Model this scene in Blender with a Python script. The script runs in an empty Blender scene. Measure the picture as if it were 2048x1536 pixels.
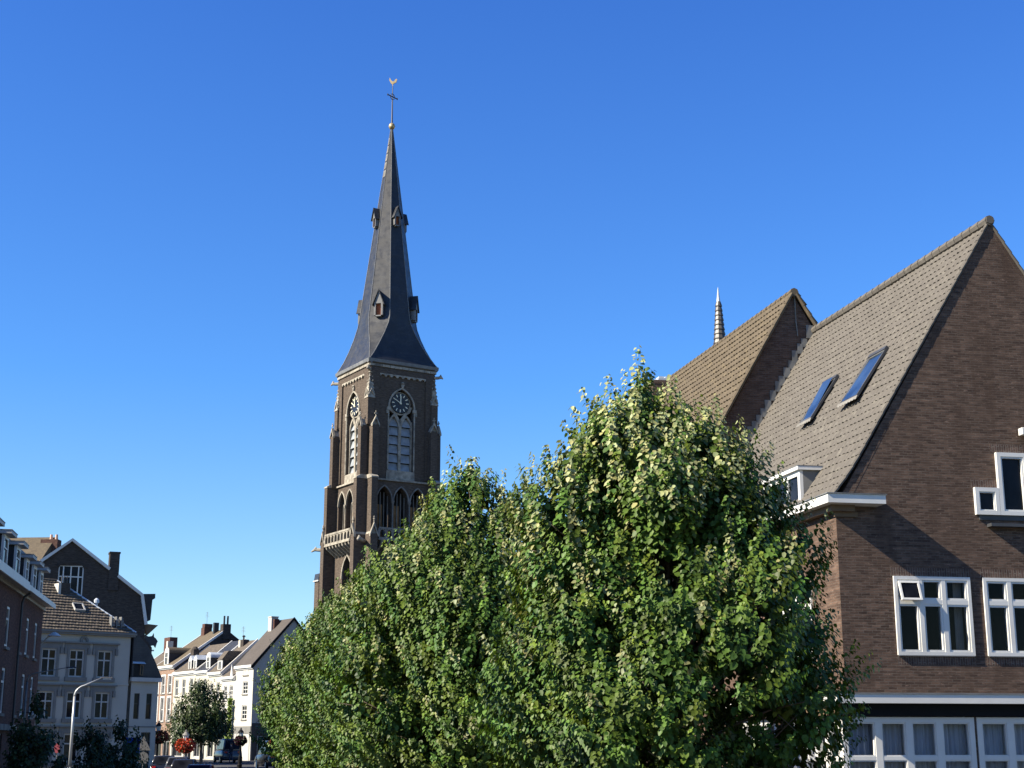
import bpy, bmesh, math, random
import numpy as np
from mathutils import Vector, Matrix
from mathutils.geometry import tessellate_polygon

S = bpy.context.scene
COL = S.collection
R = math.radians
random.seed(7)

# ------------------------------------------------------------------ camera
cam_d = bpy.data.cameras.new('camera')
cam = bpy.data.objects.new('camera', cam_d)
COL.objects.link(cam)
cam.location = (0, 0, 1.8)
cam.rotation_euler = (R(90) + math.atan(717 / 2900.0), 0, 0)
cam_d.sensor_width = 36
cam_d.lens = 36 * 2900 / 2048
cam_d.clip_start = 0.1
cam_d.clip_end = 4000
S.camera = cam

# ------------------------------------------------------------------ light
SUN = Vector((-5.24, -1.94, 4.0)).normalized()          # towards the sun
sd = bpy.data.lights.new('sun', 'SUN')
sd.energy = 5.0
sd.angle = R(0.53)
sd.color = (1.0, 0.90, 0.73)
sun = bpy.data.objects.new('sun', sd)
COL.objects.link(sun)
sun.rotation_euler = SUN.to_track_quat('Z', 'Y').to_euler()

wd = bpy.data.worlds.new('World')
S.world = wd
wd.use_nodes = True
wn = wd.node_tree
sky = wn.nodes.new('ShaderNodeTexSky')
sky.sky_type = 'NISHITA'
sky.sun_disc = False
sky.sun_elevation = math.asin(SUN.z)
sky.sun_rotation = math.atan2(SUN.x, SUN.y)
sky.altitude = 50
sky.air_density = 1.0
sky.dust_density = 0.0
sky.ozone_density = 2.6
# deeper blue away from the sun, as on a very clear morning
tc = wn.nodes.new('ShaderNodeTexCoord')
sep = wn.nodes.new('ShaderNodeSeparateXYZ')
wn.links.new(tc.outputs['Generated'], sep.inputs[0])
cr = wn.nodes.new('ShaderNodeValToRGB')
for pos, c3 in ((0.0, (0.58, 0.68, 0.74)), (0.09, (0.53, 0.67, 0.80)), (0.24, (0.31, 0.60, 0.94)), (0.48, (0.235, 0.505, 0.97)), (1.0, (0.25, 0.46, 0.82))):
    e = cr.color_ramp.elements.new(pos) if pos not in (0.0, 1.0) else cr.color_ramp.elements[0 if pos == 0.0 else -1]
    e.color = (*c3, 1)
wn.links.new(sep.outputs[2], cr.inputs[0])
mu = wn.nodes.new('ShaderNodeMix')
mu.data_type = 'RGBA'
mu.blend_type = 'MULTIPLY'
mu.inputs[0].default_value = 1.0
wn.links.new(sky.outputs[0], mu.inputs[6])
wn.links.new(cr.outputs[0], mu.inputs[7])
wn.links.new(mu.outputs[2], wn.nodes['Background'].inputs['Color'])
wn.nodes['Background'].inputs['Strength'].default_value = 0.092

S.view_settings.view_transform = 'Standard'
S.view_settings.look = 'None'
S.view_settings.exposure = 1.32
S.view_settings.gamma = 1.0


# ------------------------------------------------------------------ materials
def _new(name):
    m = bpy.data.materials.new(name)
    m.use_nodes = True
    return m, m.node_tree, m.node_tree.nodes['Principled BSDF']


def N(nt, typ, **kw):
    n = nt.nodes.new(typ)
    for k, v in kw.items():
        setattr(n, k, v)
    return n


def mix(nt, a, b, fac, mode='MIX'):
    n = nt.nodes.new('ShaderNodeMix')
    n.data_type = 'RGBA'
    n.blend_type = mode
    for sock, val in ((n.inputs[6], a), (n.inputs[7], b), (n.inputs[0], fac)):
        if isinstance(val, (tuple, list)):
            sock.default_value = (*val, 1) if len(val) == 3 else val
        elif isinstance(val, (int, float)):
            sock.default_value = val
        else:
            nt.links.new(val, sock)
    return n.outputs[2]


def noise(nt, scale, detail=4, coord='Object', stretch=None):
    t = nt.nodes.new('ShaderNodeTexCoord')
    n = nt.nodes.new('ShaderNodeTexNoise')
    n.inputs['Scale'].default_value = scale
    n.inputs['Detail'].default_value = detail
    src = t.outputs[coord]
    if stretch:
        mp = nt.nodes.new('ShaderNodeMapping')
        mp.inputs['Scale'].default_value = stretch
        nt.links.new(src, mp.inputs[0])
        src = mp.outputs[0]
    nt.links.new(src, n.inputs['Vector'])
    return n.outputs['Fac']


def ramp(nt, src, a, b):
    r = nt.nodes.new('ShaderNodeMapRange')
    r.inputs[1].default_value = a
    r.inputs[2].default_value = b
    nt.links.new(src, r.inputs[0])
    return r.outputs[0]


def mat(name, col, rough=0.6, var=0.15, scale=3.0, spec=0.4, bump=0.0, metal=0.0, stain=None, stretch=None):
    """plain painted / stone / metal surface with uneven colour"""
    m, nt, p = _new(name)
    f = ramp(nt, noise(nt, scale, 6, stretch=stretch), 0.3, 0.7)
    dark = tuple(c * (1 - var) for c in col)
    lite = tuple(min(1, c * (1 + var * 0.7)) for c in col)
    c = mix(nt, dark, lite, f)
    if stain:
        f2 = ramp(nt, noise(nt, scale * 0.35, 5), 0.55, 0.75)
        c = mix(nt, c, stain, f2)
    nt.links.new(c, p.inputs['Base Color'])
    p.inputs['Roughness'].default_value = rough
    p.inputs['Metallic'].default_value = metal
    p.inputs['Specular IOR Level'].default_value = spec
    if bump:
        b = nt.nodes.new('ShaderNodeBump')
        b.inputs['Strength'].default_value = bump
        b.inputs['Distance'].default_value = 0.02
        nt.links.new(noise(nt, scale * 8, 4), b.inputs['Height'])
        nt.links.new(b.outputs[0], p.inputs['Normal'])
    return m


def brick(name, c1, c2, mortar, bw=0.225, bh=0.065, ms=0.010, stain=0.35, bump=0.6, rot=False, weather=0.0):
    m, nt, p = _new(name)
    uv = nt.nodes.new('ShaderNodeUVMap')
    src = uv.outputs[0]
    # slightly wavy courses
    nz = nt.nodes.new('ShaderNodeTexNoise')
    nz.inputs['Scale'].default_value = 9
    nt.links.new(src, nz.inputs['Vector'])
    sub = N(nt, 'ShaderNodeVectorMath', operation='SUBTRACT')
    nt.links.new(nz.outputs['Color'], sub.inputs[0])
    sub.inputs[1].default_value = (0.5, 0.5, 0.5)
    sc = N(nt, 'ShaderNodeVectorMath', operation='SCALE')
    sc.inputs[3].default_value = 0.02
    nt.links.new(sub.outputs[0], sc.inputs[0])
    ad = N(nt, 'ShaderNodeVectorMath', operation='ADD')
    nt.links.new(src, ad.inputs[0])
    nt.links.new(sc.outputs[0], ad.inputs[1])
    src2 = ad.outputs[0]
    b = nt.nodes.new('ShaderNodeTexBrick')
    b.offset = 0.5
    b.inputs['Scale'].default_value = 1
    b.inputs['Brick Width'].default_value = bw
    b.inputs['Row Height'].default_value = bh
    b.inputs['Mortar Size'].default_value = ms
    b.inputs['Mortar Smooth'].default_value = 0.3
    b.inputs['Bias'].default_value = -0.1
    b.inputs['Color1'].default_value = (*c1, 1)
    b.inputs['Color2'].default_value = (*c2, 1)
    b.inputs['Mortar'].default_value = (*mortar, 1)
    if rot:
        mp = nt.nodes.new('ShaderNodeMapping')
        mp.inputs['Rotation'].default_value = (0, 0, R(90))
        nt.links.new(src2, mp.inputs[0])
        src2 = mp.outputs[0]
    nt.links.new(src2, b.inputs['Vector'])
    # patches of darker and lighter bricks, plus fine grime
    mp2 = nt.nodes.new('ShaderNodeMapping')
    mp2.inputs['Scale'].default_value = (2.2, 9, 1)
    nt.links.new(src, mp2.inputs[0])
    n1 = nt.nodes.new('ShaderNodeTexNoise')
    n1.inputs['Scale'].default_value = 1.0
    n1.inputs['Detail'].default_value = 6
    n1.inputs['Roughness'].default_value = 0.7
    nt.links.new(mp2.outputs[0], n1.inputs['Vector'])
    f1 = ramp(nt, n1.outputs['Fac'], 0.36, 0.66)
    c = mix(nt, b.outputs['Color'], (0.33, 0.32, 0.33), mix_f(nt, f1, 1.0), 'MULTIPLY')
    n2 = nt.nodes.new('ShaderNodeTexNoise')
    n2.inputs['Scale'].default_value = 0.45
    n2.inputs['Detail'].default_value = 5
    nt.links.new(src, n2.inputs['Vector'])
    f2 = ramp(nt, n2.outputs['Fac'], 0.45, 0.75)
    dk = tuple(x * 0.45 for x in c1)
    sm = N(nt, 'ShaderNodeMath', operation='MULTIPLY')
    sm.inputs[1].default_value = stain
    nt.links.new(f2, sm.inputs[0])
    c = mix(nt, c, dk, sm.outputs[0])
    if weather:
        # soot runs down the wall and pale lime blooms
        mp3 = nt.nodes.new('ShaderNodeMapping')
        mp3.inputs['Scale'].default_value = (1.6, 0.22, 1)
        nt.links.new(src, mp3.inputs[0])
        n3 = nt.nodes.new('ShaderNodeTexNoise')
        n3.inputs['Scale'].default_value = 1.0
        n3.inputs['Detail'].default_value = 7
        nt.links.new(mp3.outputs[0], n3.inputs['Vector'])
        f3 = ramp(nt, n3.outputs['Fac'], 0.5, 0.8)
        c = mix(nt, c, tuple(x * 0.4 for x in c1), f3)
        n4 = nt.nodes.new('ShaderNodeTexNoise')
        n4.inputs['Scale'].default_value = 7.0
        n4.inputs['Detail'].default_value = 8
        n4.inputs['Roughness'].default_value = 0.75
        mp4 = nt.nodes.new('ShaderNodeMapping')
        mp4.inputs['Scale'].default_value = (0.6, 2.2, 1)
        nt.links.new(src, mp4.inputs[0])
        nt.links.new(mp4.outputs[0], n4.inputs['Vector'])
        f4 = ramp(nt, n4.outputs['Fac'], 0.58, 0.76)
        c = mix(nt, c, tuple(min(1, x * 1.9 + 0.03) for x in c1), f4)
    nt.links.new(c, p.inputs['Base Color'])
    p.inputs['Roughness'].default_value = 0.9
    p.inputs['Specular IOR Level'].default_value = 0.15
    if bump:
        bp = nt.nodes.new('ShaderNodeBump')
        bp.inputs['Strength'].default_value = bump
        bp.inputs['Distance'].default_value = 0.012
        h = N(nt, 'ShaderNodeMath', operation='SUBTRACT')
        nt.links.new(n1.outputs['Fac'], h.inputs[0])
        nt.links.new(b.outputs['Fac'], h.inputs[1])
        nt.links.new(h.outputs[0], bp.inputs['Height'])
        nt.links.new(bp.outputs[0], p.inputs['Normal'])
    return m


def mix_f(nt, src, k):
    a = N(nt, 'ShaderNodeMath', operation='MULTIPLY')
    a.inputs[1].default_value = k * 0.75
    inv = N(nt, 'ShaderNodeMath', operation='SUBTRACT')
    inv.inputs[0].default_value = 1
    nt.links.new(src, inv.inputs[1])
    nt.links.new(inv.outputs[0], a.inputs[0])
    return a.outputs[0]


def tile_mat(name, c1, c2, lichen=None, tw=0.3, th=0.33):
    """clay / concrete roof tiles: each tile its own tone, weather stains"""
    m, nt, p = _new(name)
    uv = nt.nodes.new('ShaderNodeUVMap')
    b = nt.nodes.new('ShaderNodeTexBrick')
    b.offset = 0.5
    b.inputs['Scale'].default_value = 1
    b.inputs['Brick Width'].default_value = tw
    b.inputs['Row Height'].default_value = th
    b.inputs['Mortar Size'].default_value = 0.0
    b.inputs['Color1'].default_value = (*c1, 1)
    b.inputs['Color2'].default_value = (*c2, 1)
    b.inputs['Mortar'].default_value = (*c1, 1)
    nt.links.new(uv.outputs[0], b.inputs['Vector'])
    f = ramp(nt, noise(nt, 0.9, 7), 0.35, 0.7)
    c = mix(nt, b.outputs['Color'], tuple(x * 0.82 for x in c1), f)
    if lichen:
        f2 = ramp(nt, noise(nt, 5.0, 6), 0.52, 0.75)
        c = mix(nt, c, lichen, f2)
    nt.links.new(c, p.inputs['Base Color'])
    p.inputs['Roughness'].default_value = 0.85
    p.inputs['Specular IOR Level'].default_value = 0.2
    return m


def slate_mat(name, c1, c2, rough=0.5, spec=0.5, tw=0.25, th=0.16, bump=0.25, ior=1.5):
    m, nt, p = _new(name)
    uv = nt.nodes.new('ShaderNodeUVMap')
    b = nt.nodes.new('ShaderNodeTexBrick')
    b.offset = 0.5
    b.inputs['Scale'].default_value = 1
    b.inputs['Brick Width'].default_value = tw
    b.inputs['Row Height'].default_value = th
    b.inputs['Mortar Size'].default_value = 0.008
    b.inputs['Color1'].default_value = (*c1, 1)
    b.inputs['Color2'].default_value = (*c2, 1)
    b.inputs['Mortar'].default_value = (*(x * 0.4 for x in c1), 1)
    nt.links.new(uv.outputs[0], b.inputs['Vector'])
    f = ramp(nt, noise(nt, 0.9, 8), 0.38, 0.66)
    c = mix(nt, b.outputs['Color'], tuple(x * 0.5 for x in c1), f)
    nt.links.new(c, p.inputs['Base Color'])
    f3 = ramp(nt, noise(nt, 1.6, 5), 0.3, 0.7)
    r = N(nt, 'ShaderNodeMapRange')
    r.inputs[3].default_value = rough - 0.1
    r.inputs[4].default_value = rough + 0.12
    nt.links.new(f3, r.inputs[0])
    nt.links.new(r.outputs[0], p.inputs['Roughness'])
    p.inputs['Specular IOR Level'].default_value = spec
    p.inputs['IOR'].default_value = ior
    bp = nt.nodes.new('ShaderNodeBump')
    bp.inputs['Strength'].default_value = bump
    bp.inputs['Distance'].default_value = 0.01
    nt.links.new(b.outputs['Color'], bp.inputs['Height'])
    nt.links.new(bp.outputs[0], p.inputs['Normal'])
    return m


def glass_dark(name, col=(0.009, 0.010, 0.013), rough=0.03, spec=0.09, ior=1.5):
    m, nt, p = _new(name)
    f = ramp(nt, noise(nt, 1.3, 3), 0.35, 0.7)
    c = mix(nt, tuple(x * 0.5 for x in col), tuple(x * 1.8 for x in col), f)
    nt.links.new(c, p.inputs['Base Color'])
    p.inputs['Roughness'].default_value = rough
    p.inputs['IOR'].default_value = ior
    p.inputs['Specular IOR Level'].default_value = spec
    return m


def glass_clear(name):
    m = bpy.data.materials.new(name)
    m.use_nodes = True
    nt = m.node_tree
    nt.nodes.clear()
    o = nt.nodes.new('ShaderNodeOutputMaterial')
    t = nt.nodes.new('ShaderNodeBsdfTransparent')
    t.inputs[0].default_value = (0.90, 0.92, 0.93, 1)
    g = nt.nodes.new('ShaderNodeBsdfGlossy')
    g.inputs['Roughness'].default_value = 0.02
    fr = nt.nodes.new('ShaderNodeFresnel')
    fr.inputs[0].default_value = 1.22
    mx = nt.nodes.new('ShaderNodeMixShader')
    nt.links.new(fr.outputs[0], mx.inputs[0])
    nt.links.new(t.outputs[0], mx.inputs[1])
    nt.links.new(g.outputs[0], mx.inputs[2])
    nt.links.new(mx.outputs[0], o.inputs[0])
    return m


def leaf_mat(name, trans=0.14, rough=0.5, spec=0.22):
    m = bpy.data.materials.new(name)
    m.use_nodes = True
    nt = m.node_tree
    p = nt.nodes['Principled BSDF']
    o = nt.nodes['Material Output']
    a = nt.nodes.new('ShaderNodeAttribute')
    a.attribute_name = 'leaf_colour'
    nt.links.new(a.outputs['Color'], p.inputs['Base Color'])
    p.inputs['Roughness'].default_value = rough
    p.inputs['Specular IOR Level'].default_value = spec
    t = nt.nodes.new('ShaderNodeBsdfTranslucent')
    g = nt.nodes.new('ShaderNodeMix')
    g.data_type = 'RGBA'
    g.blend_type = 'MULTIPLY'
    g.inputs[0].default_value = 1
    nt.links.new(a.outputs['Color'], g.inputs[6])
    g.inputs[7].default_value = (1.5, 1.5, 0.7, 1)
    nt.links.new(g.outputs[2], t.inputs[0])
    mx = nt.nodes.new('ShaderNodeMixShader')
    mx.inputs[0].default_value = trans
    nt.links.new(p.outputs[0], mx.inputs[1])
    nt.links.new(t.outputs[0], mx.inputs[2])
    nt.links.new(mx.outputs[0], o.inputs[0])
    return m


M = dict(
    brick_gable=brick('brown_gable_brick', (0.158, 0.102, 0.074), (0.068, 0.044, 0.034), (0.14, 0.114, 0.092), ms=0.008, stain=0.55, weather=1.0),
    soldier=brick('soldier_course_brick', (0.14, 0.09, 0.07), (0.075, 0.048, 0.040), (0.17, 0.145, 0.12), bw=0.225, bh=0.065, rot=True, stain=0.1),
    brick_rear=brick('weathered_brick', (0.14, 0.09, 0.068), (0.085, 0.052, 0.04), (0.13, 0.11, 0.095), stain=0.6),
    brick_tower=brick('tower_brick', (0.135, 0.105, 0.080), (0.092, 0.072, 0.056), (0.115, 0.098, 0.082), stain=0.5, bump=0.4),
    brick_red=brick('red_brown_brick', (0.14, 0.065, 0.05), (0.095, 0.045, 0.036), (0.13, 0.09, 0.075), stain=0.3),
    brick_dark=brick('dark_brick', (0.085, 0.07, 0.06), (0.05, 0.042, 0.037), (0.09, 0.08, 0.07), stain=0.5),
    brick_pale=brick('pale_pink_brick', (0.34, 0.22, 0.16), (0.27, 0.17, 0.12), (0.34, 0.28, 0.22), stain=0.15),
    tile_grey=tile_mat('grey_brown_roof_tile', (0.112, 0.101, 0.087), (0.092, 0.083, 0.072), (0.14, 0.129, 0.108), 0.235, 0.29),
    tile_tan=tile_mat('ochre_roof_tile', (0.112, 0.09, 0.062), (0.085, 0.068, 0.048), (0.145, 0.115, 0.07)),
    tile_dark=tile_mat('weathered_dark_roof_tile', (0.105, 0.088, 0.07), (0.075, 0.062, 0.052), (0.16, 0.135, 0.095)),
    tile_smooth=tile_mat('flat_grey_roof_tile', (0.085, 0.074, 0.065), (0.072, 0.063, 0.056), None, 0.3, 0.2),
    slate=slate_mat('spire_slate', (0.036, 0.039, 0.043), (0.023, 0.025, 0.029), 0.44, 0.5, ior=1.42, bump=0.4),
    slate_dark=slate_mat('dark_slate', (0.03, 0.032, 0.036), (0.022, 0.024, 0.028), 0.55, 0.4),
    slate_turret=slate_mat('scaled_slate', (0.09, 0.08, 0.068), (0.04, 0.037, 0.033), 0.45, 0.5, 0.2, 0.2, 0.6),
    lead=mat('lead_sheet', (0.13, 0.132, 0.13), 0.5, 0.25, 2.5, 0.5, 0.1, stain=(0.18, 0.18, 0.17)),
    zinc=mat('zinc_sheet', (0.42, 0.46, 0.50), 0.4, 0.15, 2.0, 0.5),
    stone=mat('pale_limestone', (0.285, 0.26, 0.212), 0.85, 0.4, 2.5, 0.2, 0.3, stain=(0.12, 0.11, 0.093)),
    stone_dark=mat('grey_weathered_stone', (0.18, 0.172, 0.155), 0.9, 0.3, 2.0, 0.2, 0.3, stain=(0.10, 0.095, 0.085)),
    white=mat('white_paint', (0.56, 0.555, 0.525), 0.42, 0.06, 1.8, 0.4, stain=(0.46, 0.45, 0.41)),
    white_old=mat('dull_white_paint', (0.36, 0.355, 0.335), 0.55, 0.1, 2.0, 0.3),
    cream_paint=mat('cream_wall_paint', (0.43, 0.41, 0.34), 0.8, 0.05, 0.8, 0.2, stain=(0.44, 0.42, 0.35)),
    white_wall=mat('white_wall_render', (0.43, 0.42, 0.38), 0.85, 0.05, 0.7, 0.2, stain=(0.44, 0.43, 0.39)),
    grey_wall=mat('pale_grey_render', (0.345, 0.33, 0.29), 0.85, 0.07, 0.6, 0.2, stain=(0.30, 0.287, 0.253)),
    grey_trim=mat('grey_stone_trim', (0.16, 0.158, 0.148), 0.8, 0.12, 2.0, 0.2),
    soffit=mat('brown_timber_soffit', (0.13, 0.09, 0.055), 0.7, 0.2, 3.0, 0.3),
    black=mat('black_paint', (0.005, 0.005, 0.006), 0.6, 0.2, 3.0, 0.12),
    dark_paint=mat('charcoal_paint', (0.04, 0.042, 0.046), 0.5, 0.2, 2.0, 0.4),
    rust=mat('rust_red_shutter', (0.33, 0.10, 0.045), 0.7, 0.2, 3.0, 0.2),
    gold=mat('gilded_metal', (0.42, 0.31, 0.15), 0.45, 0.25, 4.0, 0.5, metal=0.6),
    iron=mat('wrought_iron', (0.03, 0.03, 0.034), 0.5, 0.2, 5.0, 0.4),
    steel=mat('painted_steel', (0.42, 0.42, 0.40), 0.35, 0.08, 3.0, 0.5, metal=0.3),
    louvre=mat('blue_grey_louvre', (0.24, 0.265, 0.285), 0.7, 0.25, 1.5, 0.3, stain=(0.13, 0.145, 0.16)),
    clock=mat('black_clock_dial', (0.012, 0.013, 0.018), 0.4, 0.2, 2.0, 0.4),
    clock_mark=mat('pale_gilt_mark', (0.72, 0.68, 0.5), 0.5, 0.1, 3.0, 0.4),
    glass=glass_dark('window_glass'),
    glass_sky=glass_dark('skylight_glass', (0.02, 0.035, 0.06), 0.05, 1.0, 2.6),
    glass_clear=glass_clear('clear_window_glass'),
    curtain=mat('net_curtain', (0.36, 0.39, 0.45), 0.9, 0.15, 4.0, 0.1, stretch=(6, 1, 0.5)),
    ochre_wood=mat('ochre_stained_wood', (0.22, 0.13, 0.06), 0.8, 0.3, 2.0, 0.2),
    drape=mat('grey_drape', (0.20, 0.19, 0.18), 0.9, 0.15, 3.0, 0.1),
    room=mat('dark_room', (0.03, 0.028, 0.026), 0.9, 0.3, 1.0, 0.1),
    bark=mat('linden_bark', (0.13, 0.105, 0.085), 0.9, 0.35, 6.0, 0.1, 0.6),
    asphalt=mat('asphalt', (0.06, 0.06, 0.062), 0.9, 0.25, 0.5, 0.2, 0.3),
    paving=mat('clay_paving', (0.14, 0.125, 0.11), 0.9, 0.2, 0.6, 0.2, 0.3),
    kerb=mat('kerb_stone', (0.35, 0.34, 0.32), 0.9, 0.2, 1.0, 0.2, 0.2),
    ground=mat('bare_ground', (0.07, 0.065, 0.055), 0.95, 0.25, 0.2, 0.1, 0.3),
    leaf=leaf_mat('linden_leaf'),
    leaf_shade=leaf_mat('dark_tree_leaf', 0.15),
    petal=leaf_mat('flower_petal', 0.2),
    ceramic=mat('terracotta_pot', (0.5, 0.33, 0.24), 0.6, 0.12, 3.0, 0.3),
    car_black=mat('black_car_paint', (0.012, 0.013, 0.016), 0.18, 0.1, 1.0, 0.6),
    car_grey=mat('dark_grey_car_paint', (0.05, 0.053, 0.06), 0.2, 0.1, 1.0, 0.6),
    car_red=mat('dark_red_car_paint', (0.10, 0.012, 0.015), 0.2, 0.1, 1.0, 0.6),
    van_grey=mat('grey_van_paint', (0.22, 0.22, 0.22), 0.3, 0.1, 1.0, 0.5),
    tyre=mat('tyre_rubber', (0.02, 0.02, 0.02), 0.9, 0.2, 4.0, 0.1),
    lamp_glass=mat('frosted_lamp_glass', (0.62, 0.66, 0.62), 0.25, 0.08, 3.0, 0.5),
    tail=mat('red_tail_light', (0.35, 0.01, 0.01), 0.25, 0.1, 3.0, 0.5),
    sign_red=mat('red_sign_enamel', (0.10, 0.008, 0.012), 0.4, 0.08, 3.0, 0.4),
    sign_blue=mat('blue_sign_enamel', (0.02, 0.09, 0.42), 0.4, 0.06, 3.0, 0.4),
    sign_back=mat('grey_sign_back', (0.05, 0.053, 0.06), 0.5, 0.12, 3.0, 0.4),
    cloth=mat('dark_jacket_cloth', (0.02, 0.021, 0.026), 0.9, 0.2, 6.0, 0.1),
    trouser=mat('blue_trouser_cloth', (0.03, 0.04, 0.07), 0.9, 0.2, 6.0, 0.1),
    skin=mat('skin', (0.50, 0.33, 0.25), 0.6, 0.08, 5.0, 0.3),
    hair=mat('brown_hair', (0.05, 0.03, 0.02), 0.7, 0.2, 8.0, 0.3),
)


# ------------------------------------------------------------------ mesh helpers
ZUP = Vector((0, 0, 1))


class MB:
    """collects shapes and links them as ONE mesh object"""

    def __init__(self):
        self.v, self.f, self.m = [], [], []

    def add(self, verts, faces, m=0, T=None):
        k = len(self.v)
        if T is not None:
            verts = [T @ Vector(p) for p in verts]
        self.v += [tuple(p) for p in verts]
        self.f += [tuple(i + k for i in q) for q in faces]
        self.m += [m] * len(faces)
        return self

    def box(self, x0, x1, y0, y1, z0, z1, m=0, T=None):
        v = [(x, y, z) for z in (z0, z1) for y in (y0, y1) for x in (x0, x1)]
        f = [(0, 2, 3, 1), (4, 5, 7, 6), (0, 1, 5, 4), (2, 6, 7, 3), (0, 4, 6, 2), (1, 3, 7, 5)]
        return self.add(v, f, m, T)

    def frustum(self, x0, x1, y0, y1, z0, X0, X1, Y0, Y1, z1, m=0, T=None):
        v = [(x0, y0, z0), (x1, y0, z0), (x0, y1, z0), (x1, y1, z0), (X0, Y0, z1), (X1, Y0, z1), (X0, Y1, z1), (X1, Y1, z1)]
        f = [(0, 2, 3, 1), (4, 5, 7, 6), (0, 1, 5, 4), (2, 6, 7, 3), (0, 4, 6, 2), (1, 3, 7, 5)]
        return self.add(v, f, m, T)

    def prism(self, poly, y0, y1, m=0, T=None):
        """polygon in x,z extruded from y0 to y1"""
        n = len(poly)
        a = sum(poly[i][0] * poly[(i + 1) % n][1] - poly[(i + 1) % n][0] * poly[i][1] for i in range(n))
        if a < 0:
            poly = poly[::-1]
        v = [(x, y0, z) for x, z in poly] + [(x, y1, z) for x, z in poly]
        tri = tessellate_polygon([[Vector((x, z, 0)) for x, z in poly]])
        f = []
        for t in tri:
            p = [poly[i] for i in t]
            ar = (p[1][0] - p[0][0]) * (p[2][1] - p[0][1]) - (p[2][0] - p[0][0]) * (p[1][1] - p[0][1])
            t = tuple(t) if ar > 0 else tuple(t)[::-1]
            f.append(t)
            f.append(tuple(i + n for i in t[::-1]))
        for i in range(n):
            j = (i + 1) % n
            f.append((j, i, i + n, j + n))
        return self.add(v, f, m, T)

    def holed(self, outer, holes, y, depth, m=0, T=None, mr=None):
        """wall in the x,z plane at y facing -y, with openings and their reveals"""
        loops = [[Vector((x, z, 0)) for x, z in l] for l in [outer] + holes]
        tri = tessellate_polygon(loops)
        flat = [p for l in loops for p in l]
        f = []
        for t in tri:
            p = [flat[i] for i in t]
            ar = (p[1].x - p[0].x) * (p[2].y - p[0].y) - (p[2].x - p[0].x) * (p[1].y - p[0].y)
            if abs(ar) < 1e-9:
                continue
            f.append(tuple(t) if ar > 0 else tuple(t)[::-1])
        self.add([(p.x, y, p.y) for p in flat], f, m, T)
        for h in holes:
            n = len(h)
            a = sum(h[i][0] * h[(i + 1) % n][1] - h[(i + 1) % n][0] * h[i][1] for i in range(n))
            if a < 0:
                h = h[::-1]
            v = [(x, y, z) for x, z in h] + [(x, y + depth, z) for x, z in h]
            self.add(v, [(i, (i + 1) % n, (i + 1) % n + n, i + n) for i in range(n)], m if mr is None else mr, T)
        return self

    def tube(self, pts, r, n=8, m=0, T=None, cap=True):
        pts = [Vector(p) for p in pts]
        rr = r if isinstance(r, (list, tuple)) else [r] * len(pts)
        v, f = [], []
        up = None
        for i, p in enumerate(pts):
            d = (pts[min(i + 1, len(pts) - 1)] - pts[max(i - 1, 0)]).normalized()
            if up is None:
                up = Vector((1, 0, 0)) if abs(d.x) < 0.9 else Vector((0, 1, 0))
            a = (up - d * up.dot(d)).normalized()
            b = d.cross(a)
            up = a
            for k in range(n):
                t = 2 * math.pi * k / n
                v.append(p + (a * math.cos(t) + b * math.sin(t)) * rr[i])
        for i in range(len(pts) - 1):
            for k in range(n):
                q = (k + 1) % n
                f.append((i * n + k, i * n + q, (i + 1) * n + q, (i + 1) * n + k))
        if cap:
            f.append(tuple(range(n))[::-1])
            f.append(tuple(range((len(pts) - 1) * n, len(pts) * n)))
        return self.add(v, f, m, T)

    def lathe(self, prof, n=12, c=(0, 0), m=0, T=None, phase=0.0):
        v, f = [], []
        for r, z in prof:
            for k in range(n):
                t = 2 * math.pi * k / n + phase
                v.append((c[0] + r * math.cos(t), c[1] + r * math.sin(t), z))
        for i in range(len(prof) - 1):
            for k in range(n):
                q = (k + 1) % n
                f.append((i * n + k, i * n + q, (i + 1) * n + q, (i + 1) * n + k))
        f.append(tuple(range(n))[::-1])
        f.append(tuple(range((len(prof) - 1) * n, len(prof) * n)))
        return self.add(v, f, m, T)

    def build(self, name, mats, parent=None, smooth=False, cuts=None, T=None, bevel=0.0):
        me = bpy.data.meshes.new(name)
        me.from_pydata(self.v, [], self.f)
        mats = mats if isinstance(mats, (list, tuple)) else [mats]
        for q in mats:
            me.materials.append(M[q] if isinstance(q, str) else q)
        if len(mats) > 1:
            me.polygons.foreach_set('material_index', self.m)
        if cuts or bevel:
            bm = bmesh.new()
            bm.from_mesh(me)
            for co, no in cuts or []:
                bmesh.ops.bisect_plane(bm, geom=bm.verts[:] + bm.edges[:] + bm.faces[:], plane_co=co, plane_no=no, clear_outer=True)
            if bevel:
                bmesh.ops.remove_doubles(bm, verts=bm.verts[:], dist=1e-5)
                es = [e for e in bm.edges if len(e.link_faces) == 2 and e.calc_face_angle(0) > 0.6]
                bmesh.ops.bevel(bm, geom=es, offset=bevel, segments=1, affect='EDGES', clamp_overlap=True)
            bm.to_mesh(me)
            bm.free()
        uv_box(me)
        if smooth:
            me.polygons.foreach_set('use_smooth', [True] * len(me.polygons))
        me.update()
        o = bpy.data.objects.new(name, me)
        COL.objects.link(o)
        if parent is not None:
            o.parent = parent
        if T is not None:
            o.matrix_local = T
        return o


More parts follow.
